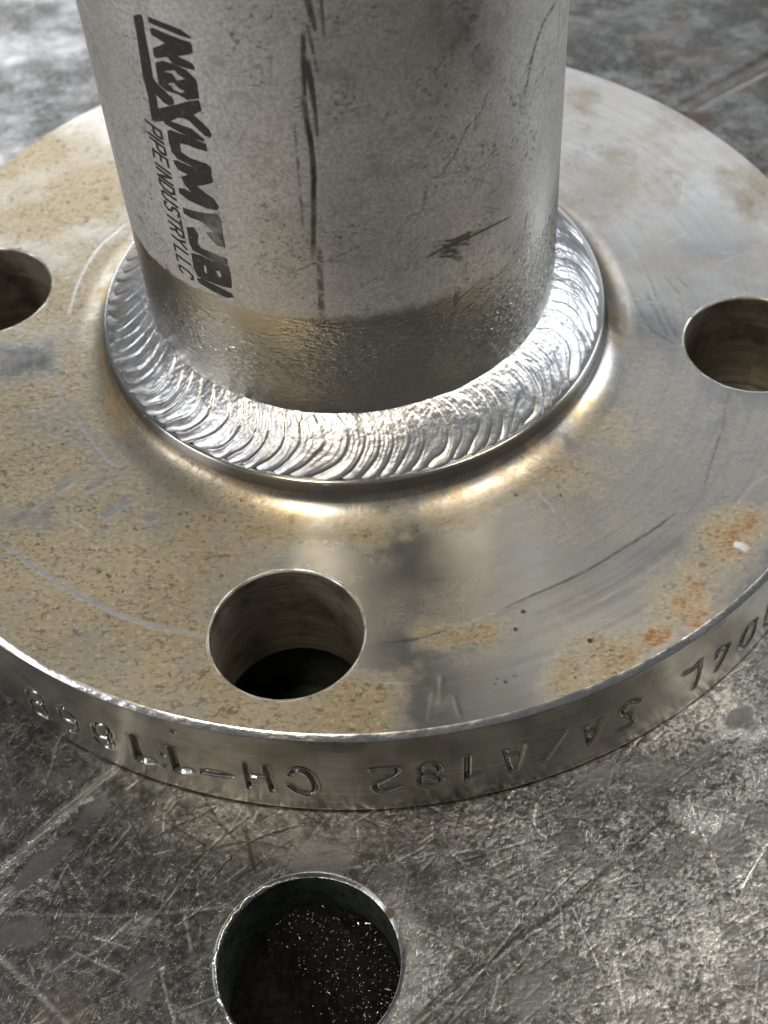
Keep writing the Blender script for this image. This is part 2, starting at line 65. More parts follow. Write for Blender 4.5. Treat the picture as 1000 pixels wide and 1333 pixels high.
# ------------------------------------------------------------------ numpy helpers
def _hash(ix, iy, seed):
    h = (ix.astype(np.int64) * 374761393 + iy.astype(np.int64) * 668265263 + seed * 1442695041) & 0xFFFFFFFF
    h = ((h ^ (h >> 13)) * 1274126177) & 0xFFFFFFFF
    h = h ^ (h >> 16)
    return (h & 0xFFFFFF) / float(0xFFFFFF)
def vn(x, y, seed=0):
    fx, fy = np.floor(x), np.floor(y); ix, iy = fx.astype(np.int64), fy.astype(np.int64)
    tx, ty = x - fx, y - fy; tx = tx * tx * (3 - 2 * tx); ty = ty * ty * (3 - 2 * ty)
    a, b = _hash(ix, iy, seed), _hash(ix + 1, iy, seed); c, d = _hash(ix, iy + 1, seed), _hash(ix + 1, iy + 1, seed)
    return (a + (b - a) * tx) * (1 - ty) + (c + (d - c) * tx) * ty
def fbm(x, y, seed=0, o=4, g=0.5):
    s = 0; a = 1.0; t = 0
    for k in range(o):
        s = s + a * vn(x * 2 ** k + 17.3 * k, y * 2 ** k - 9.1 * k, seed + k); t += a; a *= g
    return s / t
def sst(a, b, x):
    t = np.clip((x - a) / (b - a), 0, 1); return t * t * (3 - 2 * t)
def seg_dist(X, Y, ax, ay, bx, by):
    dx, dy = bx - ax, by - ay; L = dx * dx + dy * dy + 1e-12
    t = np.clip(((X - ax) * dx + (Y - ay) * dy) / L, 0, 1)
    return np.hypot(X - ax - t * dx, Y - ay - t * dy), t
def poly_dist(X, Y, pts):
    """distance to a polyline and the 0..1 position along it"""
    D = np.full(X.shape, 1e9); P = np.zeros(X.shape); n = len(pts) - 1
    for i in range(n):
        d, t = seg_dist(X, Y, *pts[i], *pts[i + 1]); m = d < D; D = np.where(m, d, D); P = np.where(m, (i + t) / n, P)
    return D, P
def smooth_line(pts, k=4):
    """Catmull-Rom through the points"""
    p = np.array(pts, float)
    if len(p) < 3: return [tuple(q) for q in p]
    e = np.vstack([2 * p[0] - p[1], p, 2 * p[-1] - p[-2]]); out = []
    for i in range(1, len(e) - 2):
        for j in range(k):
            t = j / k; a, b, c, d = e[i - 1], e[i], e[i + 1], e[i + 2]
            out.append(tuple(0.5 * (2 * b + (c - a) * t + (2 * a - 5 * b + 4 * c - d) * t * t + (3 * b - a - 3 * c + d) * t ** 3)))
    out.append(tuple(p[-1])); return out

# ------------------------------------------------------------------ mesh helpers
def link(name, me, mat=None, parent=None, **props):
    o = bpy.data.objects.new(name, me); COL.objects.link(o)
    if mat is not None and me is not None: me.materials.append(mat)
    if parent is not None: o.parent = parent
    for k, v in props.items(): o[k] = v
    return o
def quad_mesh(name, V, F, attrs=None, smooth=True):
    """V (n,3) in mm, F (m,4) indices; unused points dropped"""
    used = np.zeros(len(V), bool); used[F.ravel()] = True
    idx = np.cumsum(used) - 1; V = V[used]; F = idx[F]
    me = bpy.data.meshes.new(name); k = F.shape[1]
    me.vertices.add(len(V)); me.vertices.foreach_set('co', (V * MM).astype(np.float32).ravel())
    me.loops.add(F.size); me.loops.foreach_set('vertex_index', F.ravel().astype(np.int32))
    me.polygons.add(len(F)); me.polygons.foreach_set('loop_start', np.arange(0, F.size, k, dtype=np.int32))
    me.polygons.foreach_set('use_smooth', np.full(len(F), smooth))
    for n, a in (attrs or {}).items():
        at = me.attributes.new(n, 'FLOAT', 'POINT'); at.data.foreach_set('value', a.ravel()[used].astype(np.float32))
    me.update(calc_edges=True); me.validate()
    return me
def grid_faces(m, n, wrap=False):
    i = np.arange(m - 1)[:, None]; nn = n if wrap else n - 1; j = np.arange(nn)[None, :]; j2 = (j + 1) % n
    return np.stack([i * n + j, i * n + j2, (i + 1) * n + j2, (i + 1) * n + j], -1)     # (m-1, nn, 4)
def empty(name, loc=(0, 0, 0), **props):
    o = bpy.data.objects.new(name, None); COL.objects.link(o); o.location = loc; o.empty_display_size = 0.01
    for k, v in props.items(): o[k] = v
    return o
def angles(lo, hi, fine, coarse):
    """full turn in radians, finely divided between lo and hi degrees"""
    a = np.arange(lo, hi, fine); b = np.arange(hi, lo + 360 - 1e-6, coarse)
    return np.radians(np.concatenate([a, b]))

# ------------------------------------------------------------------ material helpers
class NT:
    def __init__(s, name):
        s.m = bpy.data.materials.new(name); s.m.use_nodes = True; s.t = s.m.node_tree; s.t.nodes.clear()
        s.out = s.n('ShaderNodeOutputMaterial'); s.b = s.n('ShaderNodeBsdfPrincipled'); s.l(s.b.outputs[0], s.out.inputs[0])
        s.geo = s.n('ShaderNodeTexCoord').outputs['Object']
    def n(s, k, **kw):
        x = s.t.nodes.new(k)
        for a, b in kw.items(): setattr(x, a, b)
        return x
    def l(s, a, b): s.t.links.new(a, b)
    def put(s, sock, v):
        if hasattr(v, 'is_output'): s.l(v, sock)
        elif isinstance(v, (tuple, list)) and len(v) == 3 and sock.type == 'RGBA': sock.default_value = (*v, 1)
        else: sock.default_value = v
    def attr(s, name): return s.n('ShaderNodeAttribute', attribute_name=name).outputs['Fac']
    def math(s, op, a, b=0.0, c=0.0, clamp=False):
        x = s.n('ShaderNodeMath', operation=op, use_clamp=clamp); s.put(x.inputs[0], a); s.put(x.inputs[1], b); s.put(x.inputs[2], c); return x.outputs[0]
    def mix(s, f, a, b):
        x = s.n('ShaderNodeMix', data_type='RGBA'); s.put(x.inputs[0], f); s.put(x.inputs[6], a); s.put(x.inputs[7], b); return x.outputs[2]
    def lerp(s, f, a, b):
        x = s.n('ShaderNodeMix', data_type='FLOAT'); s.put(x.inputs[0], f); s.put(x.inputs[2], a); s.put(x.inputs[3], b); return x.outputs[0]
    def ramp(s, v, a, b, lo=0.0, hi=1.0):
        x = s.n('ShaderNodeMapRange', interpolation_type='SMOOTHSTEP'); s.put(x.inputs[0], v)
        for i, q in zip((1, 2, 3, 4), (a, b, lo, hi)): x.inputs[i].default_value = q
        return x.outputs[0]
    def noise(s, scale, detail=3, rough=0.55, vec=None, sc3=None):
        v = vec or s.geo
        if sc3:
            mp = s.n('ShaderNodeMapping'); s.l(v, mp.inputs[0]); mp.inputs['Scale'].default_value = sc3; v = mp.outputs[0]
        x = s.n('ShaderNodeTexNoise'); s.l(v, x.inputs['Vector']); x.inputs['Scale'].default_value = scale; x.inputs['Detail'].default_value = detail; x.inputs['Roughness'].default_value = rough
        return x.outputs['Fac']
    def bump(s, h, strength, dist, prev=None):
        x = s.n('ShaderNodeBump'); s.put(x.inputs['Height'], h); x.inputs['Strength'].default_value = strength; x.inputs['Distance'].default_value = dist
        if prev is not None: s.l(prev, x.inputs['Normal'])
        return x.outputs[0]
    def polar(s):
        """vector (r, theta*0.03, z) in metres for turned surfaces"""
        sp = s.n('ShaderNodeSeparateXYZ'); s.l(s.geo, sp.inputs[0])
        r = s.math('SQRT', s.math('ADD', s.math('MULTIPLY', sp.outputs[0], sp.outputs[0]), s.math('MULTIPLY', sp.outputs[1], sp.outputs[1])))
        th = s.math('MULTIPLY', s.math('ARCTAN2', sp.outputs[1], sp.outputs[0]), 0.05)
        cb = s.n('ShaderNodeCombineXYZ'); s.l(r, cb.inputs[0]); s.l(th, cb.inputs[1]); s.l(sp.outputs[2], cb.inputs[2]); return cb.outputs[0]
    def fin(s, **kw):
        names = dict(col='Base Color', met='Metallic', rou='Roughness', nor='Normal', ani='Anisotropic', rot='Anisotropic Rotation', tan='Tangent', spec='Specular IOR Level')
        for k, v in kw.items(): s.put(s.b.inputs[names[k]], v)
        return s.m

def mat_table():
    k = NT('worn_bench_steel'); bare, rust, deep, pol = k.attr('bare'), k.attr('rust'), k.attr('deep'), k.attr('pol')
    big = k.noise(45, 5, 0.6); fine = k.noise(900, 4, 0.65); mid = k.noise(260, 4, 0.6)
    patina = k.mix(k.ramp(big, 0.3, 0.7), (0.05, 0.0495, 0.048), (0.105, 0.104, 0.102))
    patina = k.mix(k.ramp(fine, 0.35, 0.7), patina, (0.16, 0.159, 0.155))
    fib, cut = 0.0, 0.0
    for i, (ang, ln) in enumerate([(0.25, 5), (0.95, 5), (1.9, 6), (2.5, 5), (1.35, 8)]):
        mp = k.n('ShaderNodeMapping'); k.l(k.geo, mp.inputs[0]); mp.inputs['Rotation'].default_value = (0, 0, -ang); mp.inputs['Location'].default_value = (0.37 * i, 0.11 * i, 0)
        nf = k.noise(1.0, 2, 0.6, mp.outputs[0], (3600 / ln, 3600, 1)); area = k.noise(330, 2, 0.5, mp.outputs[0])
        msk = k.math('MULTIPLY', k.ramp(area, 0.42, 0.62), k.math('SUBTRACT', 1.0, k.math('MULTIPLY', pol, 0.9)))
        fib = k.math('MAXIMUM', fib, k.math('MULTIPLY', k.ramp(nf, 0.62, 0.72), msk)); cut = k.math('MAXIMUM', cut, k.math('MULTIPLY', k.ramp(nf, 0.38, 0.28), msk))
    bare = k.math('ADD', bare, k.math('MULTIPLY', fib, 0.32), clamp=True); deep = k.math('MAXIMUM', deep, k.math('MULTIPLY', cut, 0.55))
    b = k.math('ADD', bare, k.math('MULTIPLY', k.ramp(mid, 0.52, 0.75), 0.18), clamp=True)
    col = k.mix(b, patina, (0.64, 0.64, 0.635))
    col = k.mix(k.math('MULTIPLY', deep, 0.85), col, (0.045, 0.04, 0.034))
    col = k.mix(rust, col, (0.085, 0.05, 0.028))
    col = k.mix(k.math('MULTIPLY', pol, 0.8), col, (0.20, 0.20, 0.203))
    rou = k.lerp(b, k.lerp(mid, 0.28, 0.46), 0.30)
    rou = k.math('ADD', rou, k.math('MULTIPLY', rust, 0.2), clamp=True)
    nb = k.bump(fine, 0.45, 0.00014); nb = k.bump(k.math('SUBTRACT', fib, cut), 0.5, 0.00006, nb)
    return k.fin(col=col, met=k.lerp(rust, 0.95, 0.2), rou=rou, nor=nb)
def mat_flange():
    k = NT('stained_turned_stainless'); tan, rust, dark, scr, pit = (k.attr(a) for a in ('tan', 'rust', 'dark', 'scr', 'pit'))
    pol = k.polar()
    lathe = k.noise(1.0, 3, 0.7, pol, (5200, 60, 300)); grind = k.noise(1.0, 2, 0.6, pol, (1500, 25, 100))
    grain = k.noise(1250, 3, 0.7); cloud = k.noise(70, 5, 0.6); spk = k.noise(1.0, 3, 0.6, None, (1500, 2300, 1500))
    steel = k.mix(k.ramp(lathe, 0.3, 0.7), (0.50, 0.497, 0.485), (0.57, 0.566, 0.552))
    steel = k.mix(k.math('MULTIPLY', k.ramp(cloud, 0.40, 0.72), 0.35), steel, (0.47, 0.42, 0.33))
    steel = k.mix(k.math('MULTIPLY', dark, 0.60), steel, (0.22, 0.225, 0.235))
    film = k.mix(k.ramp(cloud, 0.3, 0.7), (0.33, 0.265, 0.160), (0.42, 0.345, 0.225))
    film = k.mix(k.math('MULTIPLY', k.ramp(grain, 0.50, 0.68), 0.6), film, (0.54, 0.46, 0.32))
    film = k.mix(k.math('MULTIPLY', k.ramp(spk, 0.53, 0.64), 0.62), film, (0.12, 0.088, 0.048))
    spk2 = k.noise(620, 3, 0.6); film = k.mix(k.math('MULTIPLY', k.ramp(spk2, 0.60, 0.68), 0.7), film, (0.08, 0.055, 0.03))
    tt = k.math('MULTIPLY', tan, k.ramp(grain, 0.12, 0.42, 0.72, 1.0))
    col = k.mix(tt, steel, film)
    col = k.mix(k.math('MULTIPLY', rust, k.ramp(spk, 0.3, 0.62, 0.45, 1.0), clamp=True), col, (0.25, 0.125, 0.045))
    col = k.mix(k.math('MAXIMUM', scr, 0.0, clamp=True), col, (0.66, 0.66, 0.65))
    col = k.mix(k.math('MULTIPLY', k.math('MAXIMUM', k.math('MULTIPLY', scr, -1.0), 0.0, clamp=True), 0.8), col, (0.12, 0.12, 0.125))
    col = k.mix(k.attr('gold'), col, (0.62, 0.40, 0.12))
    col = k.mix(pit, col, (0.05, 0.035, 0.02))
    rou = k.lerp(tt, k.lerp(grind, 0.19, 0.26), k.lerp(grain, 0.34, 0.50))
    rou = k.math('ADD', rou, k.math('MULTIPLY', rust, 0.2), clamp=True)
    h = k.bump(lathe, 0.07, 0.00003)
    h = k.bump(k.math('MULTIPLY', grain, tt), 0.4, 0.0001, h)
    tg = k.n('ShaderNodeTangent', direction_type='RADIAL', axis='Z').outputs[0]
    return k.fin(col=col, met=k.lerp(tt, 1.0, 0.72), rou=rou, nor=h, ani=k.lerp(tt, 0.85, 0.4), rot=0.25, tan=tg)
def mat_rim(name, dk=0.0):
    k = NT(name); edge = k.attr('edge'); st = k.attr('stain')
    pol = k.polar()
    ln = k.noise(1.0, 3, 0.65, pol, (200, 40, 2600)); cl = k.noise(55, 4, 0.6); fn = k.noise(700, 3, 0.6)
    col = k.mix(k.ramp(ln, 0.3, 0.7), (0.33, 0.318, 0.285), (0.45, 0.436, 0.395))
    col = k.mix(k.ramp(cl, 0.45, 0.75, 0.0, 0.6), col, (0.19, 0.175, 0.145))
    col = k.mix(k.math('MULTIPLY', st, 0.7), col, (0.14, 0.115, 0.08))
    col = k.mix(edge, col, (0.66, 0.65, 0.635))
    if dk: col = k.mix(dk, col, (0.22, 0.185, 0.13))
    rou = k.lerp(edge, k.lerp(ln, 0.17, 0.32), k.lerp(fn, 0.16, 0.40))
    h = k.bump(ln, 0.12, 0.00005); h = k.bump(fn, 0.12, 0.00008, h)
    return k.fin(col=col, met=1.0, rou=rou, nor=h)
def mat_weld():
    k = NT('bright_weld_metal'); v = k.attr('v'); fn = k.noise(1400, 4, 0.65); md = k.noise(380, 4, 0.6)
    oxi = k.attr('oxide')
    col = k.mix(k.ramp(md, 0.3, 0.7), (0.54, 0.54, 0.545), (0.70, 0.70, 0.71))
    col = k.mix(k.math('MULTIPLY', oxi, 0.85), col, (0.10, 0.10, 0.105))
    h = k.bump(fn, 0.5, 0.00012); h = k.bump(md, 0.18, 0.00022, h)
    return k.fin(col=col, met=1.0, rou=k.lerp(md, 0.30, 0.46), nor=h)
def mat_pipe():
    k = NT('matte_pickled_pipe'); low, mk, pn, bl = k.attr('low'), k.attr('mark'), k.attr('peen'), k.attr('blot')
    gr = k.noise(2100, 3, 0.7); md = k.noise(420, 4, 0.6); bg = k.noise(38, 4, 0.6); sp = k.noise(1300, 2, 0.4)
    m0 = k.mix(k.ramp(gr, 0.3, 0.7), (0.47, 0.462, 0.447), (0.74, 0.73, 0.71))
    m0 = k.mix(k.ramp(md, 0.5, 0.75, 0.0, 0.5), m0, (0.28, 0.272, 0.255))
    m0 = k.mix(k.ramp(bg, 0.42, 0.7, 0.0, 0.35), m0, (0.36, 0.33, 0.28))
    m0 = k.mix(k.ramp(sp, 0.70, 0.78, 0.0, 0.8), m0, (0.78, 0.77, 0.74))
    m1 = k.mix(k.ramp(bg, 0.35, 0.65), (0.36, 0.352, 0.325), (0.48, 0.468, 0.43))
    col = k.mix(low, m0, m1)
    col = k.mix(k.math('MULTIPLY', bl, 0.75), col, (0.10, 0.095, 0.085))
    col = k.mix(k.math('MULTIPLY', mk, k.ramp(md, 0.25, 0.6, 0.75, 1.0), clamp=True), col, (0.03, 0.028, 0.026))
    rou = k.lerp(low, k.lerp(gr, 0.38, 0.54), k.lerp(md, 0.15, 0.26))
    pe = k.noise(1.0, 2, 0.6, None, (850, 850, 2300)); h = k.bump(gr, 0.6, 0.00009); h = k.bump(md, 0.14, 0.00015, h)
    h = k.bump(k.math('MULTIPLY', pe, k.math('MULTIPLY', pn, low)), 0.7, 0.0006, h)
    return k.fin(col=col, met=k.lerp(mk, k.lerp(low, 0.45, 1.0), 0.2), rou=rou, nor=h)
def mat_ink():
    k = NT('worn_black_ink'); sm = k.attr('smear'); gr = k.noise(1900, 3, 0.7); md = k.noise(350, 4, 0.65)
    wear = k.math('MULTIPLY', k.ramp(gr, 0.56, 0.72), 0.35)
    wear = k.math('MAXIMUM', wear, k.math('MULTIPLY', sm, k.ramp(md, 0.36, 0.62)), clamp=True)
    col = k.mix(wear, (0.035, 0.034, 0.032), (0.34, 0.33, 0.31))
    return k.fin(col=col, met=k.lerp(wear, 0.1, 0.85), rou=0.55, nor=k.bump(gr, 0.3, 0.00007), spec=0.35)
def mat_bore():
    k = NT('drilled_bore'); ln = k.noise(1.0, 3, 0.7, None, (60, 60, 2600)); cl = k.noise(160, 4, 0.6)
    col = k.mix(k.ramp(ln, 0.3, 0.7), (0.20, 0.17, 0.125), (0.36, 0.32, 0.25))
    col = k.mix(k.ramp(cl, 0.45, 0.7, 0.0, 0.7), col, (0.06, 0.047, 0.03))
    col = k.mix(k.attr('edge'), col, (0.72, 0.71, 0.68))
    return k.fin(col=col, met=0.55, rou=k.lerp(k.attr('edge'), 0.42, 0.24), nor=k.bump(ln, 0.35, 0.00008))
def mat_plain(name, c0, c1, met, rou, scale, b=0.3, bd=0.0001):
    k = NT(name); n = k.noise(scale, 4, 0.6)
    return k.fin(col=k.mix(k.ramp(n, 0.3, 0.7), c0, c1), met=met, rou=rou, nor=k.bump(n, b, bd))

M_TABLE, M_FL, M_RIM, M_WELD, M_PIPE, M_INK, M_BORE = mat_table(), mat_flange(), mat_rim('turned_rim_steel'), mat_weld(), mat_pipe(), mat_ink(), mat_bore()
M_STAMP = mat_rim('stamped_groove_steel', 0.3)
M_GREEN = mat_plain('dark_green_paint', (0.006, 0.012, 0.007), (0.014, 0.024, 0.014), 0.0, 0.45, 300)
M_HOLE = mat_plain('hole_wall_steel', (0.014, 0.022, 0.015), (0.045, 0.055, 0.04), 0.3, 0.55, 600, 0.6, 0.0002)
M_EDGE = mat_plain('bright_hole_edge', (0.35, 0.35, 0.34), (0.7, 0.7, 0.69), 1.0, 0.3, 900, 0.5, 0.0002)
M_DUST = mat_plain('black_grinding_dust', (0.002, 0.002, 0.002), (0.008, 0.008, 0.0075), 0.0, 0.8, 900)
M_DUST.node_tree.nodes['Principled BSDF'].inputs['Specular IOR Level'].default_value = 0.1
M_CHIP = mat_plain('bright_metal_chips', (0.03, 0.03, 0.03), (0.45, 0.45, 0.45), 1.0, 0.3, 2500)

# ================================================================== TABLE
PX0, PX1, PY0, PY1, ST = -58.0, 58.0, -112.0, -44.0, 0.16
def build_table():
    nx, ny = int((PX1 - PX0) / ST) + 1, int((PY1 - PY0) / ST) + 1
    xs, ys = np.linspace(PX0, PX1, nx), np.linspace(PY0, PY1, ny); X, Y = np.meshgrid(xs, ys)
    bare = np.zeros_like(X); deep = np.zeros_like(X); H = np.zeros_like(X); rust = np.zeros_like(X)
    def window(ax, ay, bx, by, m):
        i0, i1 = np.searchsorted(xs, min(ax, bx) - m), np.searchsorted(xs, max(ax, bx) + m)
        j0, j1 = np.searchsorted(ys, min(ay, by) - m), np.searchsorted(ys, max(ay, by) + m)
        return slice(j0, j1), slice(i0, i1)
    # flecks: short worm-like marks of bare metal where the mill skin is worn
    wx = fbm(X / 2.2, Y / 2.2, 3, 3); wy = fbm(X / 2.2 + 40, Y / 2.2, 9, 3)
    f1 = fbm(X / 0.9 + 4 * wx, Y / 0.6 + 4 * wy, 21, 4, 0.7)
    f2 = fbm(X / 0.6 + Y / 0.9 + 2 * wx, Y / 0.42 - X / 0.8, 35, 3, 0.6)
    zone = np.clip(0.24 + 0.36 * sst(-30, 45, X + 0.25 * (Y + 80)) + 0.35 * (fbm(X / 9, Y / 9, 51, 4) - 0.5), 0, 1)
    for x, y, r, a in TABB: zone += a * 0.55 * np.exp(-((X - x) ** 2 + (Y - y) ** 2) / (r * r))  # worn patches; some blobs paint the flange's contact shade and a reflected spot
    fleck = sst(0.50, 0.62, 0.55 * f1 + 0.45 * f2 + 0.34 * (zone - 0.45))
    bare += fleck * np.clip(0.10 + 0.60 * zone, 0, 1) * (0.35 + 0.65 * sst(0.35, 0.6, fbm(X / 0.35, Y / 0.35, 97, 2)))
    worn = sst(0.98, 1.12, zone + 0.35 * (fbm(X / 2.5, Y / 2.5, 77, 4) - 0.5)); bare += 0.55 * worn
    H += 0.034 * f1 + 0.020 * f2 + 0.05 * fbm(X / 5, Y / 5, 90, 3)
    # random scratches
    n = 2700
    cx, cy = rng.uniform(PX0, PX1, n), rng.uniform(PY0, PY1, n)
    L = np.where(np.arange(n) < 110, rng.uniform(8, 26, n), rng.lognormal(0.2, 0.75, n).clip(0.5, 10)); base = np.where(rng.random(n) < 0.55, rng.normal(0.65, 0.35, n), rng.uniform(0, math.pi, n))
    base = np.where((cx < -5) & (rng.random(n) < 0.5), rng.normal(0.95, 0.3, n), base)
    base = np.where(rng.random(n) < 0.2, rng.normal(2.35, 0.25, n), base)
    for i in range(n):
        a = base[i]; dx, dy = 0.5 * L[i] * math.cos(a), 0.5 * L[i] * math.sin(a); k = rng.normal(0, 0.06) * L[i]
        ax, ay, bx, by = cx[i] - dx, cy[i] - dy, cx[i] + dx, cy[i] + dy
        wd = rng.uniform(0.08, 0.17); s = window(ax, ay, bx, by, 0.8)
        if X[s].size == 0: continue
        d, t = seg_dist(X[s], Y[s], ax, ay, bx, by); d = d + 0.12 * np.abs(vn(t * 9, t * 0 + i, 5) - 0.5)
        m = np.exp(-(d / wd) ** 2) * np.sqrt(np.clip(4 * t * (1 - t), 0, 1)); val = rng.random()
        if val < 0.55: bare[s] = np.maximum(bare[s], m * min(rng.uniform(0.1, 0.8), 2.4 / L[i] ** 0.55))
        else: deep[s] = np.maximum(deep[s], m * rng.uniform(0.3, 0.9))
        H[s] -= m * rng.uniform(0.01, 0.05)
    # crossing cuts near the flange, long traced ones
    for pl, wd, b in TABS:
        pl = smooth_line(pl); ax, ay = np.min(pl, 0); bx, by = np.max(pl, 0); s = window(ax, ay, bx, by, 3 * wd + 1)
        if X[s].size == 0: continue
        d, t = poly_dist(X[s], Y[s], pl); rag = 0.45 * wd * (fbm(X[s] / 0.8, Y[s] / 0.8, 61, 3) - 0.5) * 2
        m = sst(wd * 0.62, wd * 0.30, d + rag) * np.clip(4 * t * (1 - t) * 3, 0, 1) ** 0.5
        if wd > 0.7: m *= 0.25 + 0.75 * sst(0.3, 0.7, fbm((X[s] * 0.75 + Y[s] * 0.66) / 5, (X[s] * 0.66 - Y[s] * 0.75) / 0.25, 66, 3))
        if b > 0: bare[s] = np.maximum(bare[s] * (1 - 0.3 * m), m * b); deep[s] *= 1 - m
        else: deep[s] = np.maximum(deep[s], -b * m * (0.85 if wd > 0.7 else 1.0)); bare[s] *= 1 - 0.8 * m
        H[s] -= m * (0.04 if wd < 0.5 else 0.02) * abs(b)
    for x, y, r, a in TABR: rust = np.maximum(rust, a * sst(0.25, 0.75, np.exp(-((X - x) ** 2 + (Y - y) ** 2) / (r * r)) + 0.5 * (fbm(X / 0.7, Y / 0.7, 88, 3) - 0.5)))
    # polished crescent round the hole
    dh = np.hypot(X - HOLE[0], Y - HOLE[1]); ah = np.degrees(np.arctan2(Y - HOLE[1], X - HOLE[0]))
    cres = np.exp(-((dh - HOLE[2] - 1.7) / 1.5) ** 2) * sst(70, 20, np.abs(ah + 8))
    bare = bare * (1 - 0.6 * cres) + 0.55 * cres * (0.6 + 0.4 * vn(dh * 3, ah / 3, 12)); H *= 1 - 0.5 * cres
    H -= 0.5 * sst(0.55, 0.0, dh - HOLE[2])                 # broken edge of the hole
    bare = np.maximum(bare, sst(0.6, 0.1, dh - HOLE[2]) * (0.45 + 0.5 * vn(ah / 3, dh, 4)))
    H -= 0.06
    pol = np.zeros_like(X)
    for x, y, r, el, an in TABP:
        ca, sa = math.cos(an), math.sin(an); u = ((X - x) * ca + (Y - y) * sa) / el; v_ = -(X - x) * sa + (Y - y) * ca
        pol = np.maximum(pol, sst(1.15, 0.75, np.hypot(u, v_) / r + 0.9 * (fbm(X / 2.2, Y / 2.2, 83, 5, 0.65) - 0.5)))
    pol = np.maximum(pol, 0.75 * sst(0.60, 0.72, fbm(X / 6, Y / 5, 85, 5, 0.6)))
    bare *= 1 - 0.85 * pol; deep *= 1 - 0.6 * pol
    # hole: drop faces inside, pull the ragged border onto the circle
    V = np.stack([X, Y, H], -1); inside = dh < HOLE[2]
    F = grid_faces(ny, nx); ins = inside.ravel()[F]; keep = ~ins.all(-1)
    bd = np.zeros(inside.size, bool); mixed = keep & ins.any(-1); bd[F[mixed].ravel()] = True; bd = bd.reshape(inside.shape) & inside
    sx = HOLE[0] + (X - HOLE[0]) / dh * HOLE[2]; sy = HOLE[1] + (Y - HOLE[1]) / dh * HOLE[2]
    V[..., 0] = np.where(bd, sx, X); V[..., 1] = np.where(bd, sy, Y)
    for qx, qy, qr in ADDED_HOLES: keep &= ~(np.hypot(X - qx, Y - qy) < qr).ravel()[F].all(-1)
    V1 = V.reshape(-1, 3); F1 = F[keep]
    A1 = dict(bare=np.clip(bare, 0, 1), deep=np.clip(deep, 0, 1), rust=np.clip(rust, 0, 1), pol=pol)
    # rest of the top: coarse sheet, finer where it shows beyond the flange
    gx = np.concatenate([[-700, -450, -300, -200, -150], np.arange(-110, -58, 1.0), np.linspace(-58, 58, 117), np.arange(59, 112, 1.0), [150, 200, 300, 450, 700]])
    gy = np.concatenate([[-500, -350, -250, -180, -140], np.arange(-120, -112, 2.0), np.linspace(-112, -44, 69), np.arange(-43, 40, 1.0), np.arange(40, 150, 0.8), [170, 200, 260, 350, 500, 800]])
    GX, GY = np.meshgrid(gx, gy); near = (np.abs(GX) < 112) & (GY > 30) & (GY < 152)
    h = np.where(near, 0.045 * fbm(GX / 4, GY / 4, 90, 4), 0.05) - 0.10
    b = np.where(near, 0.22 * sst(0.38, 0.74, fbm(GX / 5, GY / 3.2, 13, 5, 0.6)) + 0.3 * sst(0.45, 0.7, fbm(GX / 16, GY / 12, 16, 4)) * sst(20, -60, GX), 0.25)
    b = b + np.where(near, 0.25 * sst(0.62, 0.72, fbm((GX + GY) / 2.0, (GY - GX) / 6.0, 19, 3)) * sst(0.45, 0.65, fbm(GX / 14, GY / 14, 23, 2)), 0)
    dp = np.where(near, 0.3 * sst(0.5, 0.75, fbm(GX / 7, GY / 5, 29, 4)), 0.0); ru = np.where(near, 0.15 * sst(0.58, 0.75, fbm(GX / 9, GY / 9, 31, 3)), 0.0)
    (ax, ay), (bx, by) = SLOT                                # gouge beyond the flange, its lit and shaded walls put into the colour
    ex, ey = (bx - ax), (by - ay); Ls = math.hypot(ex, ey); ex, ey = ex / Ls, ey / Ls
    al = (GX - ax) * ex + (GY - ay) * ey; ac = -(GX - ax) * ey + (GY - ay) * ex
    wide = 1.0 + 0.03 * np.clip(al, 0, 40); on = sst(-3, 2, al)
    h -= on * 1.3 * np.exp(-(ac / wide) ** 2)
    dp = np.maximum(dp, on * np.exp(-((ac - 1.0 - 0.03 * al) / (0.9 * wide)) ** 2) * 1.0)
    lit_wall = sst(1.0, 3.0, al) * sst(23.5, 22.5, al) * np.exp(-((ac + 1.1) / 1.05) ** 4); b = np.maximum(b, lit_wall); dp *= 1 - lit_wall
    ru = np.maximum(ru, np.exp(-((al - 1.0) ** 2 + (ac + 3.6) ** 2) / 3.0))
    V2 = np.stack([GX, GY, h], -1).reshape(-1, 3); F2 = grid_faces(len(gy), len(gx)); cxm = (gx[1:] + gx[:-1]) / 2; cym = (gy[1:] + gy[:-1]) / 2
    CX, CY = np.meshgrid(cxm, cym); F2 = F2[~((CX > PX0) & (CX < PX1) & (CY > PY0) & (CY < PY1))]
    for qx, qy, qr in ADDED_HOLES: F2 = F2[np.hypot(V2[F2].mean(1)[:, 0] - qx, V2[F2].mean(1)[:, 1] - qy) > qr]
    Va = np.concatenate([V1, V2]); Fa = np.concatenate([F1.reshape(-1, 4), F2.reshape(-1, 4) + len(V1)])
    A2 = dict(bare=np.clip(b, 0, 1), deep=np.clip(dp, 0, 1), rust=np.clip(ru, 0, 1), pol=b * 0)
    me = quad_mesh('table_top', Va, Fa, {q: np.concatenate([A1[q].ravel(), A2[q].ravel()]) for q in A1})
    t = link('table_top', me, M_TABLE, kind='structure')
    # bored hole through the plate with a battered rim
    th = np.linspace(0, 2 * math.pi, 181)[:-1]; zz = np.array([-0.50, -0.7, -1.2, -3, -6, -10.0, -14.0]); TH, ZZ = np.meshgrid(th, zz)
    rr = HOLE[2] + 0.06 * (fbm(TH * 12, ZZ / 2, 5, 3) - 0.5) + np.where(ZZ < -1, -0.05, 0)
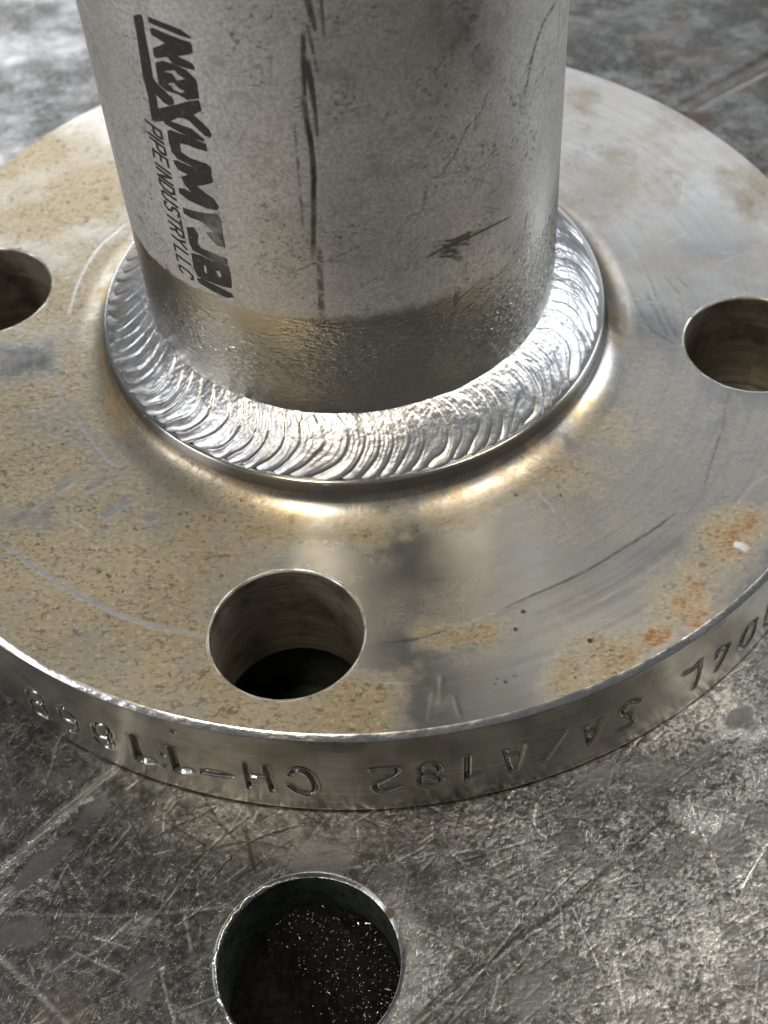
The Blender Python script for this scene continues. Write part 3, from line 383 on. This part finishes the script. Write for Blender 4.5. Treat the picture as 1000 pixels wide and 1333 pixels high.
    for qx, qy, qr in [HOLE] + ADDED_HOLES:
        V = np.stack([qx + rr * np.cos(TH), qy + rr * np.sin(TH), ZZ], -1).reshape(-1, 3)
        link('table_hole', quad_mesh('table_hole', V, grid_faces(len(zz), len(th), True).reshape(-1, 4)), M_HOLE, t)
    lip = np.linspace(0, 1, 6); TH, LL = np.meshgrid(np.radians(np.arange(95, 268, 0.5)), lip)
    amp = (0.25 + 0.75 * vn(TH * 14, LL * 0, 8)) * sst(95, 130, np.degrees(TH)) * sst(268, 240, np.degrees(TH))
    rr = HOLE[2] - 0.12 + (0.75 * amp + 0.15) * LL; hz = -0.6 + 0.62 * np.sin(LL * math.pi * 0.8) * (0.5 + 0.6 * amp) + 0.1 * vn(TH * 50, LL * 4, 6)
    V = np.stack([HOLE[0] + rr * np.cos(TH), HOLE[1] + rr * np.sin(TH), hz], -1).reshape(-1, 3)
    link('hole_burr', quad_mesh('hole_burr', V, grid_faces(6, TH.shape[1]).reshape(-1, 4)), M_EDGE, t)
    return t
table = build_table()

def build_dust():
    hx, hy, hr = HOLE
    # green painted plate under the bench
    for qx, qy, qr in [HOLE] + ADDED_HOLES:
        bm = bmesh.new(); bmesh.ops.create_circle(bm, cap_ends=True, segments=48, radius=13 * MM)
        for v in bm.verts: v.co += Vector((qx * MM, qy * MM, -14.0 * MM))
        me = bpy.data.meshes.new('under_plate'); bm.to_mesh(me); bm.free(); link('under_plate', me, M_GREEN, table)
    # heap of black dust banked against the far right of the hole
    n = 150; xs = np.linspace(-11.2, 11.2, n); X, Y = np.meshgrid(xs, xs)
    d = 0.86 * X + 0.5 * Y
    H = -13.6 + 5.2 * sst(-4.0, 4.0, d + 1.2 * (fbm(X / 4, Y / 4, 3, 3) - 0.5)) + 0.5 * (fbm(X / 2.5, Y / 2.5, 4, 4) - 0.5) + 0.35 * fbm(X / 0.5, Y / 0.5, 6, 3)
    V = np.stack([X + hx, Y + hy, H], -1).reshape(-1, 3); F = grid_faces(n, n); cx = (xs[1:] + xs[:-1]) / 2; CX, CY = np.meshgrid(cx, cx)
    F = F[np.hypot(CX, CY) < 11.15]
    o = link('metal_dust', quad_mesh('metal_dust', V, F), M_DUST); o['kind'] = 'stuff'; o['label'] = 'black grinding dust heaped inside the round hole in the table'; o['category'] = 'metal dust'
    # loose bright chips in it
    k = 2600; px, py = rng.uniform(-11, 11, k), rng.uniform(-11, 11, k); ok = (np.hypot(px, py) < 10.9) & ((0.86 * px + 0.5 * py) > rng.normal(0.3, 2.0, k)); px, py = px[ok], py[ok]; k = len(px)
    i = np.clip(((px + 11.2) / 22.4 * (n - 1)).astype(int), 0, n - 1); j = np.clip(((py + 11.2) / 22.4 * (n - 1)).astype(int), 0, n - 1); pz = H[j, i] + 0.10
    s = rng.lognormal(-2.25, 0.5, k); tet = np.array([(-1, -.6, 0), (1, -.5, .2), (.9, .5, 0), (-.9, .6, .3)])
    a = rng.uniform(0, 6.28, k); tl = rng.normal(0, 0.7, k); VV = []
    for q in tet:
        x = q[0] * np.cos(a) - q[1] * 0.45 * np.sin(a); y = q[0] * np.sin(a) + q[1] * 0.45 * np.cos(a); VV.append(np.stack([px + hx + s * x, py + hy + s * y, pz + s * (q[2] + x * np.sin(tl))], -1))
    V = np.stack(VV, 1).reshape(-1, 3); F = np.arange(4 * k).reshape(k, 4)
    c = link('chip', quad_mesh('chip', V, F, smooth=False), M_CHIP, o); c['kind'] = 'stuff'
build_dust()

# ================================================================== FLANGE
thing = empty('welded_pipe_flange', (0, 0, 0), label='stainless steel pipe stub welded upright into a round drilled flange', category='pipe flange')
BOLTS = [(BC * math.cos(-0.19153 + k * math.pi / 2), BC * math.sin(-0.19153 + k * math.pi / 2)) for k in range(4)]

def build_flange():
    # radial profile: ring under the weld, hub shoulder, draft, fillet, face
    pr = [(35.0, H_HUB), (36.0, H_HUB)] + [(r, H_HUB) for r in np.arange(36.3, 37.75, 0.2)]
    pr += [(37.76 + 0.29 * math.sin(a), H_HUB - 0.29 + 0.29 * math.cos(a)) for a in np.linspace(0.2, 1.5, 7)]
    pr += [(38.06 + 0.10 * t, 4.38 - 1.9 * t) for t in np.linspace(0.05, 1, 9)]
    a_, b_ = 4.9, 2.42
    for a in np.linspace(0.10, math.pi / 2, 26): pr.append((38.2 + a_ * (1 - math.cos(a)), b_ * (1 - math.sin(a))))
    nh = len(pr)
    pr += [(r, 0.0) for r in np.linspace(43.25, R_FL - 0.8, 144)]
    pr = np.array(pr); th = angles(-195, 15, 0.2, 0.7)
    RR, TH = np.meshgrid(pr[:, 0], th, indexing='ij'); ZZ = np.repeat(pr[:, 1][:, None], len(th), 1)
    off = sst(50, 43, RR)
    X = RR * np.cos(TH) + HX * off; Y = RR * np.sin(TH) + HY * off
    flat = sst(42.0, 44.0, RR)
    # stains
    tn = np.zeros_like(X) + 0.12 + 0.25 * sst(10, -40, X) * sst(70, -30, Y)
    for x, y, r, a in TAN: tn += a * (1.0 if a > 0 else 0.36) * np.exp(-((X - x) ** 2 + (Y - y) ** 2) / (r * r * (1.0 if a > 0 else 0.8)))
    tn += 0.35 * np.exp(-((RR - 42.0) / 3.2) ** 2)
    nz = fbm(X / 6, Y / 6, 2, 5, 0.6) - 0.5; streak = fbm(TH * 14, RR / 1.2, 8, 4, 0.6) - 0.5
    tan = (0.72 + 0.28 * sst(0.35, 0.6, fbm(X / 9, Y / 9, 7, 4))) * sst(0.05, 1.05, tn + 1.0 * nz + 0.30 * streak + 0.5 * (fbm(X / 1.6, Y / 1.6, 43, 4, 0.65) - 0.5)) * (0.82 + 0.18 * fbm(X / 1.2, Y / 1.2, 4, 3))
    tan = np.maximum(tan, 0.30 * sst(0.45, 0.7, fbm(X / 14, Y / 14, 41, 4)))
    rust = np.zeros_like(X)
    for x, y, r, a in RUST: rust += a * np.exp(-((X - x) ** 2 + (Y - y) ** 2) / (r * r))
    rust = sst(0.15, 1.25, rust * (0.1 + 1.7 * fbm(X / 0.8, Y / 0.8, 15, 5, 0.7))) * 0.95
    dark = np.zeros_like(X)
    for x, y, r, a in DARK: dark += a * np.exp(-((X - x) ** 2 + (Y - y) ** 2) / (r * r))
    dark *= sst(60, -10, Y) * 0.7 + 0.3
    dark = np.clip(dark * (0.4 + 0.6 * fbm(TH * 5, RR / 4, 18, 3) + 0.6 * fbm(X / 5, Y / 5, 19, 4)), 0, 1) * (1 - tan)
    scr = np.zeros_like(X); H = np.zeros_like(X)
    for pl, wd, b in TSCR:
        pl = smooth_line(pl); P = np.array(pl); box = (X > P[:, 0].min() - 2) & (X < P[:, 0].max() + 2) & (Y > P[:, 1].min() - 2) & (Y < P[:, 1].max() + 2)
        if not box.any(): continue
        d, t = poly_dist(X[box], Y[box], pl); d = d + 0.5 * wd * (fbm(X[box] / 0.5, Y[box] / 0.5, 33, 3) - 0.5)
        m = sst(wd * 0.75, wd * 0.25, d) * np.clip(8 * t * (1 - t), 0, 1) ** 0.5 * (0.55 + 0.45 * vn(X[box] / 0.5, Y[box] / 0.5, 91)); q = scr[box]
        scr[box] = np.where(np.abs(b * m) > np.abs(q), b * m, q); hh = H[box]; H[box] = hh - (0.025 if b > 0 else 0.006) * m
        tb = tan[box]; tan[box] = tb * (1 - 0.75 * m)
    # light random scratches and grinding marks on the bare right-hand side
    for i in range(170):
        x, y = rng.uniform(-72, 72), rng.uniform(-72, 40)
        if not 46 < math.hypot(x, y) < 73: continue
        a = math.atan2(y, x) + math.pi / 2 + rng.normal(0, 0.9); L = rng.lognormal(0.6, 0.6); dx, dy = L * math.cos(a), L * math.sin(a)
        box = (np.abs(X - x) < abs(dx) + 0.5) & (np.abs(Y - y) < abs(dy) + 0.5)
        if not box.any(): continue
        d, t = seg_dist(X[box], Y[box], x - dx, y - dy, x + dx, y + dy); m = np.exp(-(d / 0.14) ** 2) * np.sqrt(np.clip(4 * t * (1 - t), 0, 1)) * rng.uniform(0.15, 0.6)
        q = scr[box]; scr[box] = np.where(np.abs(m) > np.abs(q), m * (1 if rng.random() < 0.7 else -1), q)
    pit = np.zeros_like(X)
    for x, y, r in [(a, b, 0.6 * c) for a, b, c in PITS]:
        d = np.hypot(X - x, (Y - y) * 0.8) + 0.35 * r * (vn(X / 0.3, Y / 0.3, 55) - 0.5); pit = np.maximum(pit, sst(r, r * 0.55, d))
    for i in range(330):
        x, y = rng.uniform(-74, 30), rng.uniform(-74, 10); r = rng.lognormal(-1.75, 0.4)
        box = (np.abs(X - x) < 0.9) & (np.abs(Y - y) < 0.9)
        if not box.any(): continue
        d = np.hypot(X[box] - x, Y[box] - y); q = pit[box]; pit[box] = np.maximum(q, sst(r, r * 0.5, d) * (tan[box] > 0.5) * rng.uniform(0.4, 0.9))
    H -= 0.02 * pit * flat
    H += 0.010 * (fbm(X / 3, Y / 3, 70, 3) - 0.5) * flat + 0.012 * tan * flat * fbm(X / 0.55, Y / 0.55, 71, 2)
    # bolt holes
    V = np.stack([X, Y, ZZ + H + T], -1); F = grid_faces(len(pr), len(th), True); keep = np.ones(F.shape[:2], bool)
    for bx, by in BOLTS:
        d = np.hypot(X - bx, Y - by); ins = d < R_BOLT + 0.22; fi = ins.ravel()[F]; keep &= ~fi.all(-1)
        bd = np.zeros(ins.size, bool); mixed = fi.any(-1) & ~fi.all(-1); bd[F[mixed].ravel()] = True; bd = bd.reshape(ins.shape) & ins
        k = (R_BOLT + 0.22) / np.maximum(d, 1e-6)
        V[..., 0] = np.where(bd, bx + (X - bx) * k, V[..., 0]); V[..., 1] = np.where(bd, by + (Y - by) * k, V[..., 1]); V[..., 2] = np.where(bd, T, V[..., 2])
    gold = 0 * X
    A = dict(tan=tan, gold=gold, rust=np.clip(rust, 0, 1), dark=dark, scr=np.clip(scr, -1, 1), pit=pit)
    hubrow = np.zeros(F.shape[:2], bool); hubrow[:nh] = True
    Vr = V.reshape(-1, 3)
    fl = link('flange', quad_mesh('flange', Vr, F[keep & ~hubrow], A), M_FL, thing)
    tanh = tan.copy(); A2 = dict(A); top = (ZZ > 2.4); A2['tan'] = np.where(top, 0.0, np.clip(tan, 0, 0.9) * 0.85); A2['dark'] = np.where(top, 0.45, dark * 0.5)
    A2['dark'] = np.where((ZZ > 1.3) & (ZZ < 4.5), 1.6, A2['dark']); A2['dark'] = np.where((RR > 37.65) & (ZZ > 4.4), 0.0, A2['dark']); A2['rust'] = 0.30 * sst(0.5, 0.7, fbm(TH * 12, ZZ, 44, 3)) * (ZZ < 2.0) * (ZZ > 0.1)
    A2['gold'] = np.exp(-((ZZ - 0.75) / 0.55) ** 2) * (RR > 38.4) * sst(0.42, 0.66, fbm(TH * 5, ZZ * 0.5, 47, 3)) * 0.5 * sst(2.5, 2.0, np.abs(TH + 1.7))
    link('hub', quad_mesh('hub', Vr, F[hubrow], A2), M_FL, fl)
    return fl
flange = build_flange()

def build_bolt_holes():
    th = np.linspace(0, 2 * math.pi, 193)[:-1]
    zs = np.concatenate([[0.012, 0.012, -0.10, -0.30], -np.linspace(0.5, T - 0.1, 60)]); rs = np.concatenate([[R_BOLT + 0.34, R_BOLT + 0.22, R_BOLT + 0.10, R_BOLT], np.full(60, R_BOLT)])
    for i, (bx, by) in enumerate(BOLTS):
        TH, ZZ = np.meshgrid(th, zs); RR = np.repeat(rs[:, None], len(th), 1) + 0.05 * (vn(TH * 20, ZZ * 3, i) - 0.5)
        RR = RR + 0.02 * np.sin(ZZ * 9 + 2 * np.sin(TH + i)) * (ZZ < -0.4)
        RR[:2] += (0.25 * vn(TH[:2] * 8, TH[:2] * 0, 30 + i) ** 2)
        V = np.stack([bx + RR * np.cos(TH), by + RR * np.sin(TH), ZZ + T], -1).reshape(-1, 3)
        e = sst(-0.42, -0.30, ZZ) * (0.15 + 0.85 * sst(0.3, 0.65, fbm(TH * 7, ZZ * 2, 60 + i, 3)))
        link('bolt_hole', quad_mesh('bolt_hole', V, grid_faces(len(zs), len(th), True)[..., ::-1].reshape(-1, 4), dict(edge=e)), M_BORE, flange)
build_bolt_holes()

def build_rim():
    th = angles(-168, -12, 0.125, 0.6)
    ch = np.linspace(0, 1, 10); zs = np.concatenate([-0.0 - 0.62 * ch, -np.linspace(0.72, T - 0.75, 112), -(T - 0.6 + 0.55 * np.linspace(0.1, 1, 5))])
    TH, ZZ = np.meshgrid(th, zs); DEG = np.degrees(TH)
    burr = fbm(TH * 60, ZZ * 0, 3, 4) - 0.5; wob = fbm(TH * 22, ZZ * 0, 5, 3)
    RR = np.full_like(TH, R_FL); t = np.clip(-ZZ / 0.62, 0, 1); wch = 0.62 * (0.75 + 0.5 * wob)
    RR = np.where(ZZ > -0.63, R_FL - 0.8 * (1 - t ** 0.75), RR); Z2 = ZZ.copy()
    m = ZZ > -0.63; Z2 = np.where(m, ZZ * wch / 0.62, ZZ)
    RR = RR + np.where(m, np.sin(math.pi * t) * (0.16 * burr + 0.06 * (vn(TH * 240, ZZ * 9, 7) - 0.5)), 0)
    lo = ZZ < -(T - 0.6); RR = np.where(lo, R_FL - 0.45 * ((-(ZZ) - (T - 0.6)) / 0.55) ** 2, RR)
    RR += 0.012 * (fbm(TH * 25, ZZ / 2.2, 11, 3) - 0.5) * (~m)
    Sx = DEG * math.pi / 180 * R_FL; grp = np.full(TH.shape, -1); gd = np.full(TH.shape, 9.0)
    stain = 0.5 * sst(0.55, 0.75, fbm(TH * 16, ZZ / 5, 17, 4))
    k = math.pi / 180 * R_FL
    for i, (nm, dep, wd, pls) in enumerate(STAMP):
        for pl in pls:
            q = [(a * k, z) for a, z in smooth_line(pl, 5)] if len(pl) > 2 else [(a * k, z) for a, z in pl]; P = np.array(q)
            box = (Sx > P[:, 0].min() - 2) & (Sx < P[:, 0].max() + 2) & (ZZ > P[:, 1].min() - 2) & (ZZ < P[:, 1].max() + 2)
            if not box.any(): continue
            d, t = poly_dist(Sx[box], ZZ[box], q); g = gd[box]; md = d / (wd * 0.88); b = md < g
            g[b] = md[b]; gd[box] = g; gg = grp[box]; gg[b & (md < 1.0)] = i; grp[box] = gg
    depth = np.maximum(np.array([s[1] for s in STAMP] + [0])[grp], 0.42)
    near = gd < 3
    dd = np.where(grp >= 0, depth * 0.95 * np.clip(1 - gd ** 1.6, 0, 1), 0) ; lip = np.where(near, 0.10 * np.exp(-((gd - 1.25) / 0.28) ** 2), 0)
    RR = RR - dd + lip
    stain = np.clip(stain + 0.55 * sst(0.75, 0.2, gd), 0, 1)
    edge = np.where(m, 0.55 + 0.45 * fbm(TH * 70, ZZ * 3, 20, 3), 0) + 0.5 * sst(1.5, 1.05, gd) * sst(0.85, 1.05, gd) * near
    V = np.stack([RR * np.cos(TH), RR * np.sin(TH), Z2 + T], -1).reshape(-1, 3)
    F = grid_faces(len(zs), len(th), True); fg = grp.ravel()[F]; fgrp = np.where((fg >= 0).all(-1), fg[..., 0], -1)
    A = dict(edge=np.clip(edge, 0, 1), stain=stain)
    link('rim', quad_mesh('rim', V, F[fgrp < 0][..., ::-1], A), M_RIM, flange)
    for i, s in enumerate(STAMP):
        sel = F[fgrp == i]
        if len(sel): link('stamped_dot' if s[0] == 'dot' else 'stamped_letter', quad_mesh('stamped_letter', V, sel[..., ::-1], A), M_STAMP, flange)
build_rim()

def build_weld():
    th = angles(-200, 20, 0.17, 0.8); v = np.linspace(-0.04, 1.06, 96); TH, VV = np.meshgrid(th, v)
    s = TH * 34.0; vc = np.clip(VV, 0, 1)
    wander = 0.9 * (fbm(s / 9, s * 0, 3, 3) - 0.5)
    arc = 3.0 * (1 - (1.9 * (vc - 0.42)) ** 2) + 0.5 * (fbm(s / 3, vc * 3, 6, 3) - 0.5)
    ph = (s - arc + wander) / 2.45 + 1.15 * (fbm(s / 4.0, vc * 0, 9, 2) - 0.5)
    f = ph - np.floor(ph); cell = np.floor(ph)
    amp = 0.55 + 0.75 * _hash(cell.astype(np.int64), cell.astype(np.int64) * 0 + 3, 5)
    saw = np.where(f < 0.82, (f / 0.82) ** 0.8, (1 - (f - 0.82) / 0.18)); saw = saw * saw * (3 - 2 * saw)
    f2 = ph * 3.0 + 0.4 * fbm(s / 2, vc * 4, 31, 2); f2 = f2 - np.floor(f2); saw2 = np.where(f2 < 0.7, f2 / 0.7, (1 - f2) / 0.3)
    env = np.sin(math.pi * np.clip(vc * 0.92 + 0.06, 0, 1)) ** 0.6
    big = 0.35 + 1.1 * fbm(s / 11, s * 0, 72, 3); h = 0.125 * big * amp * (saw - 0.45) * env + 0.05 * (1.6 - big) * (saw2 - 0.5) * env
    rough = sst(0.75, 0.25, vc) * 0.75 + 0.25
    h += rough * 0.14 * (fbm(s / 0.55, vc * 9 / 0.6, 12, 3, 0.6) - 0.5) + 0.24 * (fbm(s / 3.2, vc * 2.4, 14, 3) - 0.5)
    scal = 0.65 * amp * (np.sin(math.pi * np.clip(f, 0, 1)) ** 0.6) - 0.15
    r0 = 30.0; z0 = 10.5 + 0.45 * (fbm(s / 2.5, s * 0, 19, 3) - 0.5); r1 = 36.95 + scal * sst(0.5, 1.0, vc); z1 = H_HUB - 0.02
    RR = r0 + (r1 - r0) * VV; ZZ = z0 + (z1 - z0) * VV
    nx, nz = 0.66, 0.75; bul = 0.62 * np.sin(math.pi * vc) ** 0.75
    tot = bul + h * sst(1.03, 0.86, vc) * sst(0.0, 0.08, vc)
    RR = RR + nx * tot; ZZ = ZZ + nz * tot
    oxi = sst(0.97, 1.02, VV) * 0.9 + sst(0.02, -0.02, VV) * 0.5 + 0.18 * sst(0.80, 0.86, f) * sst(1.0, 0.92, f) * sst(0.2, 0.6, vc)
    V = np.stack([HX + UX * 8 + RR * np.cos(TH), HY + UY * 8 + RR * np.sin(TH), ZZ + T], -1).reshape(-1, 3)
    link('weld_bead', quad_mesh('weld_bead', V, grid_faces(len(v), len(th), True)[..., ::-1].reshape(-1, 4), dict(v=VV, oxide=np.clip(oxi, 0, 1))), M_WELD, thing)
build_weld()

# ================================================================== PIPE
def pipe_pt(deg, z, r=R_PIPE):
    a = np.radians(deg); return np.stack([HX + UX * z + r * np.cos(a), HY + UY * z + r * np.sin(a), z + T], -1)
def build_pipe():
    th = angles(-178, -2, 0.3, 1.5); z = np.concatenate([np.linspace(2, 9, 4), np.arange(9.5, 76, 0.165), [78, 80, 82]])
    TH, Z = np.meshgrid(th, z); D = np.degrees(TH); S = TH * R_PIPE
    edge = 28.3 + 0.4 * (fbm(S / 3, S * 0, 2, 4, 0.65) - 0.5) * 2 + 0.9 * (fbm(S / 0.8, Z / 0.8, 3, 3) - 0.5)
    low = sst(1, -1, (Z - edge) / (0.3 + 0.9 * sst(-115, -95, D)))
    low = np.maximum(low, sst(-62, -40, D) * sst(40, 24, Z + 6 * (fbm(S / 4, Z / 4, 66, 3) - 0.5)) * 0.8)
    pz = np.exp(-((Z - 19.5 - 1.5 * np.sin(S / 9)) / 6.0) ** 2) * (0.45 + 0.75 * fbm(S / 7, Z / 4, 8, 3)) + 0.5 * sst(-70, -50, D) * sst(32, 26, Z) * sst(9, 15, Z)
    warp = fbm(S / 1.6, Z / 1.6, 24, 2)
    peen = fbm(S / 1.05 + 1.5 * warp + 0.25 * Z, Z / 0.38 + 1.2 * warp, 27, 3, 0.55) - 0.5
    H = low * 0.16 * pz * peen + 0.05 * (fbm(S / 8, Z / 8, 33, 3) - 0.5)
    H += (1 - low) * (0.022 * (fbm(S / 0.6, Z / 0.6, 37, 3) - 0.5) + 0.05 * sst(0.5, 0.5001, 1 - low))
    mark = np.zeros_like(Z)
    k = math.pi / 180 * R_PIPE
    for pl, w0, w1, dk in MARKS:
        q = [(a * k, zz) for a, zz in smooth_line(pl)]; P = np.array(q)
        box = (S > P[:, 0].min() - 2) & (S < P[:, 0].max() + 2) & (Z > P[:, 1].min() - 2) & (Z < P[:, 1].max() + 2)
        d, t = poly_dist(S[box], Z[box], q); wd = np.maximum((w0 + (w1 - w0) * t) * (0.52 if dk > 0.82 else 0.68), 0.12); d = d + 0.35 * np.minimum(wd, 0.5) * (fbm(S[box] / 0.4, Z[box] / 1.2, 48, 3) - 0.5) * 2
        mm = sst(wd + 0.10, wd - 0.10, d) * dk * np.clip(12 * t * (1 - t) + 0.3, 0, 1)
        if dk <= 0.82: mm *= 0.15 + 0.85 * sst(0.32, 0.52, fbm((S[box] * 0.9 - Z[box] * 0.45) / 1.1, (S[box] * 0.45 + Z[box] * 0.9) / 0.28, 52, 3))
        q0 = mark[box]; mark[box] = np.maximum(q0, mm); hq = H[box]; H[box] = hq - 0.04 * mm
    blot = np.zeros_like(Z)
    for (a, zz), r, am in BLOT: blot += am * np.exp(-((S - a * k) ** 2 + ((Z - zz) / 1.3) ** 2) / (r * r))
    blot = np.clip(blot * (0.3 + 1.4 * fbm(S / 1.5, Z / 2, 58, 4, 0.6)), 0, 1)
    sp = sst(0.66, 0.74, fbm(S / 0.5, Z / 0.35, 63, 3, 0.5)) * sst(0.5, 0.66, fbm(S / 5, Z / 6, 64, 3)); mark = np.maximum(mark, 0.6 * sp)
    for i in range(150):
        a, zz = rng.uniform(-165, -15) * k, rng.uniform(14, 74); L = rng.lognormal(-0.2, 0.6); an = rng.choice([1.4, 0.5, 2.4]) + rng.normal(0, 0.4); dx, dz = L * math.cos(an), L * math.sin(an)
        box = (np.abs(S - a) < abs(dx) + 0.5) & (np.abs(Z - zz) < abs(dz) + 0.5); d, t = seg_dist(S[box], Z[box], a - dx, zz - dz, a + dx, zz + dz)
        q0 = mark[box]; mark[box] = np.maximum(q0, np.exp(-(d / 0.12) ** 2) * rng.uniform(0.1, 0.45))
    V = pipe_pt(D, Z, R_PIPE + H).reshape(-1, 3)
    p = link('pipe', quad_mesh('pipe', V, grid_faces(len(z), len(th), True).reshape(-1, 4), dict(low=np.clip(low, 0, 1), mark=np.clip(mark, 0, 1), peen=pz, blot=blot)), M_PIPE, thing)
    # bore and cut end
    th = np.linspace(0, 360, 97)[:-1]; prof = [(27.3, 2), (27.3, 40), (27.3, 81.5), (27.8, 82), (29.7, 82), (R_PIPE, 82)]
    V = np.concatenate([pipe_pt(th, np.full_like(th, zz), rr) for rr, zz in prof])
    link('pipe_bore', quad_mesh('pipe_bore', V, grid_faces(len(prof), len(th), True)[..., ::-1].reshape(-1, 4), dict(edge=np.zeros(len(V)))), M_BORE, p)
    return p
pipe = build_pipe()

def ink_object(name, polys):
    """closed loops in (mm round the pipe, height) -> thin print lying on the pipe"""
    k = math.pi / 180 * R_PIPE; pts = [p for q in polys for p in q]
    bm = bmesh.new(); vs = [bm.verts.new((x, y, 0)) for x, y in pts]; base = 0
    for grp in ([polys] if name == 'printed_letter' else [[q] for q in polys]):
        for tri in tessellate_polygon([[Vector((x, y, 0)) for x, y in q] for q in grp]):
            try: bm.faces.new([vs[base + i] for i in tri])
            except ValueError: pass
        base += sum(len(q) for q in grp)
    bmesh.ops.triangulate(bm, faces=bm.faces)
    for it in range(5):                                     # long triangles are cut until they lie on the curve
        es = [e for e in bm.edges if abs(e.verts[0].co.x - e.verts[1].co.x) > 0.9]
        if not es: break
        bmesh.ops.subdivide_edges(bm, edges=es, cuts=1); bmesh.ops.triangulate(bm, faces=bm.faces)
    flat = np.array([v.co[:] for v in bm.verts]); me = bpy.data.meshes.new(name)
    P = pipe_pt(np.degrees(flat[:, 0] / R_PIPE), flat[:, 1], R_PIPE + 0.075)
    for v, c in zip(bm.verts, P): v.co = c * MM
    bmesh.ops.recalc_face_normals(bm, faces=bm.faces)
    for fc in bm.faces: fc.smooth = True
    bm.to_mesh(me); bm.free()
    n0 = Vector((math.cos(flat[0, 0] / R_PIPE), math.sin(flat[0, 0] / R_PIPE), 0))
    if me.polygons[0].normal.dot(n0) < 0: me.flip_normals()
    at = me.attributes.new('smear', 'FLOAT', 'POINT')
    sm = np.exp(-((flat[:, 1] - 39.0) / 3.6) ** 2) * sst(-0.5, 3.5, flat[:, 0] - (-126 * k))
    at.data.foreach_set('value', np.clip(sm, 0, 1).astype(np.float32))
    link(name, me, M_INK, pipe)
def build_logo():
    k = math.pi / 180 * R_PIPE
    for nm, loops in LOGO:
        polys = []
        for lp in loops:
            q = []; m = len(lp)
            for i in range(m):                                  # densify so the ink follows the curve of the pipe
                a, b = np.array(lp[i]), np.array(lp[(i + 1) % m]); n = max(1, int(np.hypot((a[0] - b[0]) * k, a[1] - b[1]) / 0.35))
                for j in range(n):
                    c = a + (b - a) * j / n; jit = 0.05 * (_hash(np.array(int(c[0] * 97)), np.array(int(c[1] * 89)), 3) - 0.5)
                    q.append((c[0] * k + jit, c[1] + jit))
            polys.append(q)
        ink_object('printed_letter', polys)
    # small line: strokes of a plain slanted capital alphabet
    letters = []
    for c, pl in SMALL:
        q = np.array([(a * k, z) for a, z in pl])
        if c in 'EIPNDUSTRYLC' and not (letters and letters[-1][0] == c and c in 'ERTY' and len(letters[-1][1]) < 2): letters.append((c, []))
        letters[-1][1].append(q)
    for c, strokes in letters:
        polys = []
        for q in strokes:
            for a, b in zip(q[:-1], q[1:]):
                d = (b - a) / (np.hypot(*(b - a)) + 1e-9); nrm = np.array([-d[1], d[0]]); hw = 0.20; a2, b2 = a - d * hw * 0.8, b + d * hw * 0.8
                polys.append([tuple(a2 + nrm * hw), tuple(b2 + nrm * hw), tuple(b2 - nrm * hw), tuple(a2 - nrm * hw)])
        ink_object('small_printed_letter', polys)
build_logo()
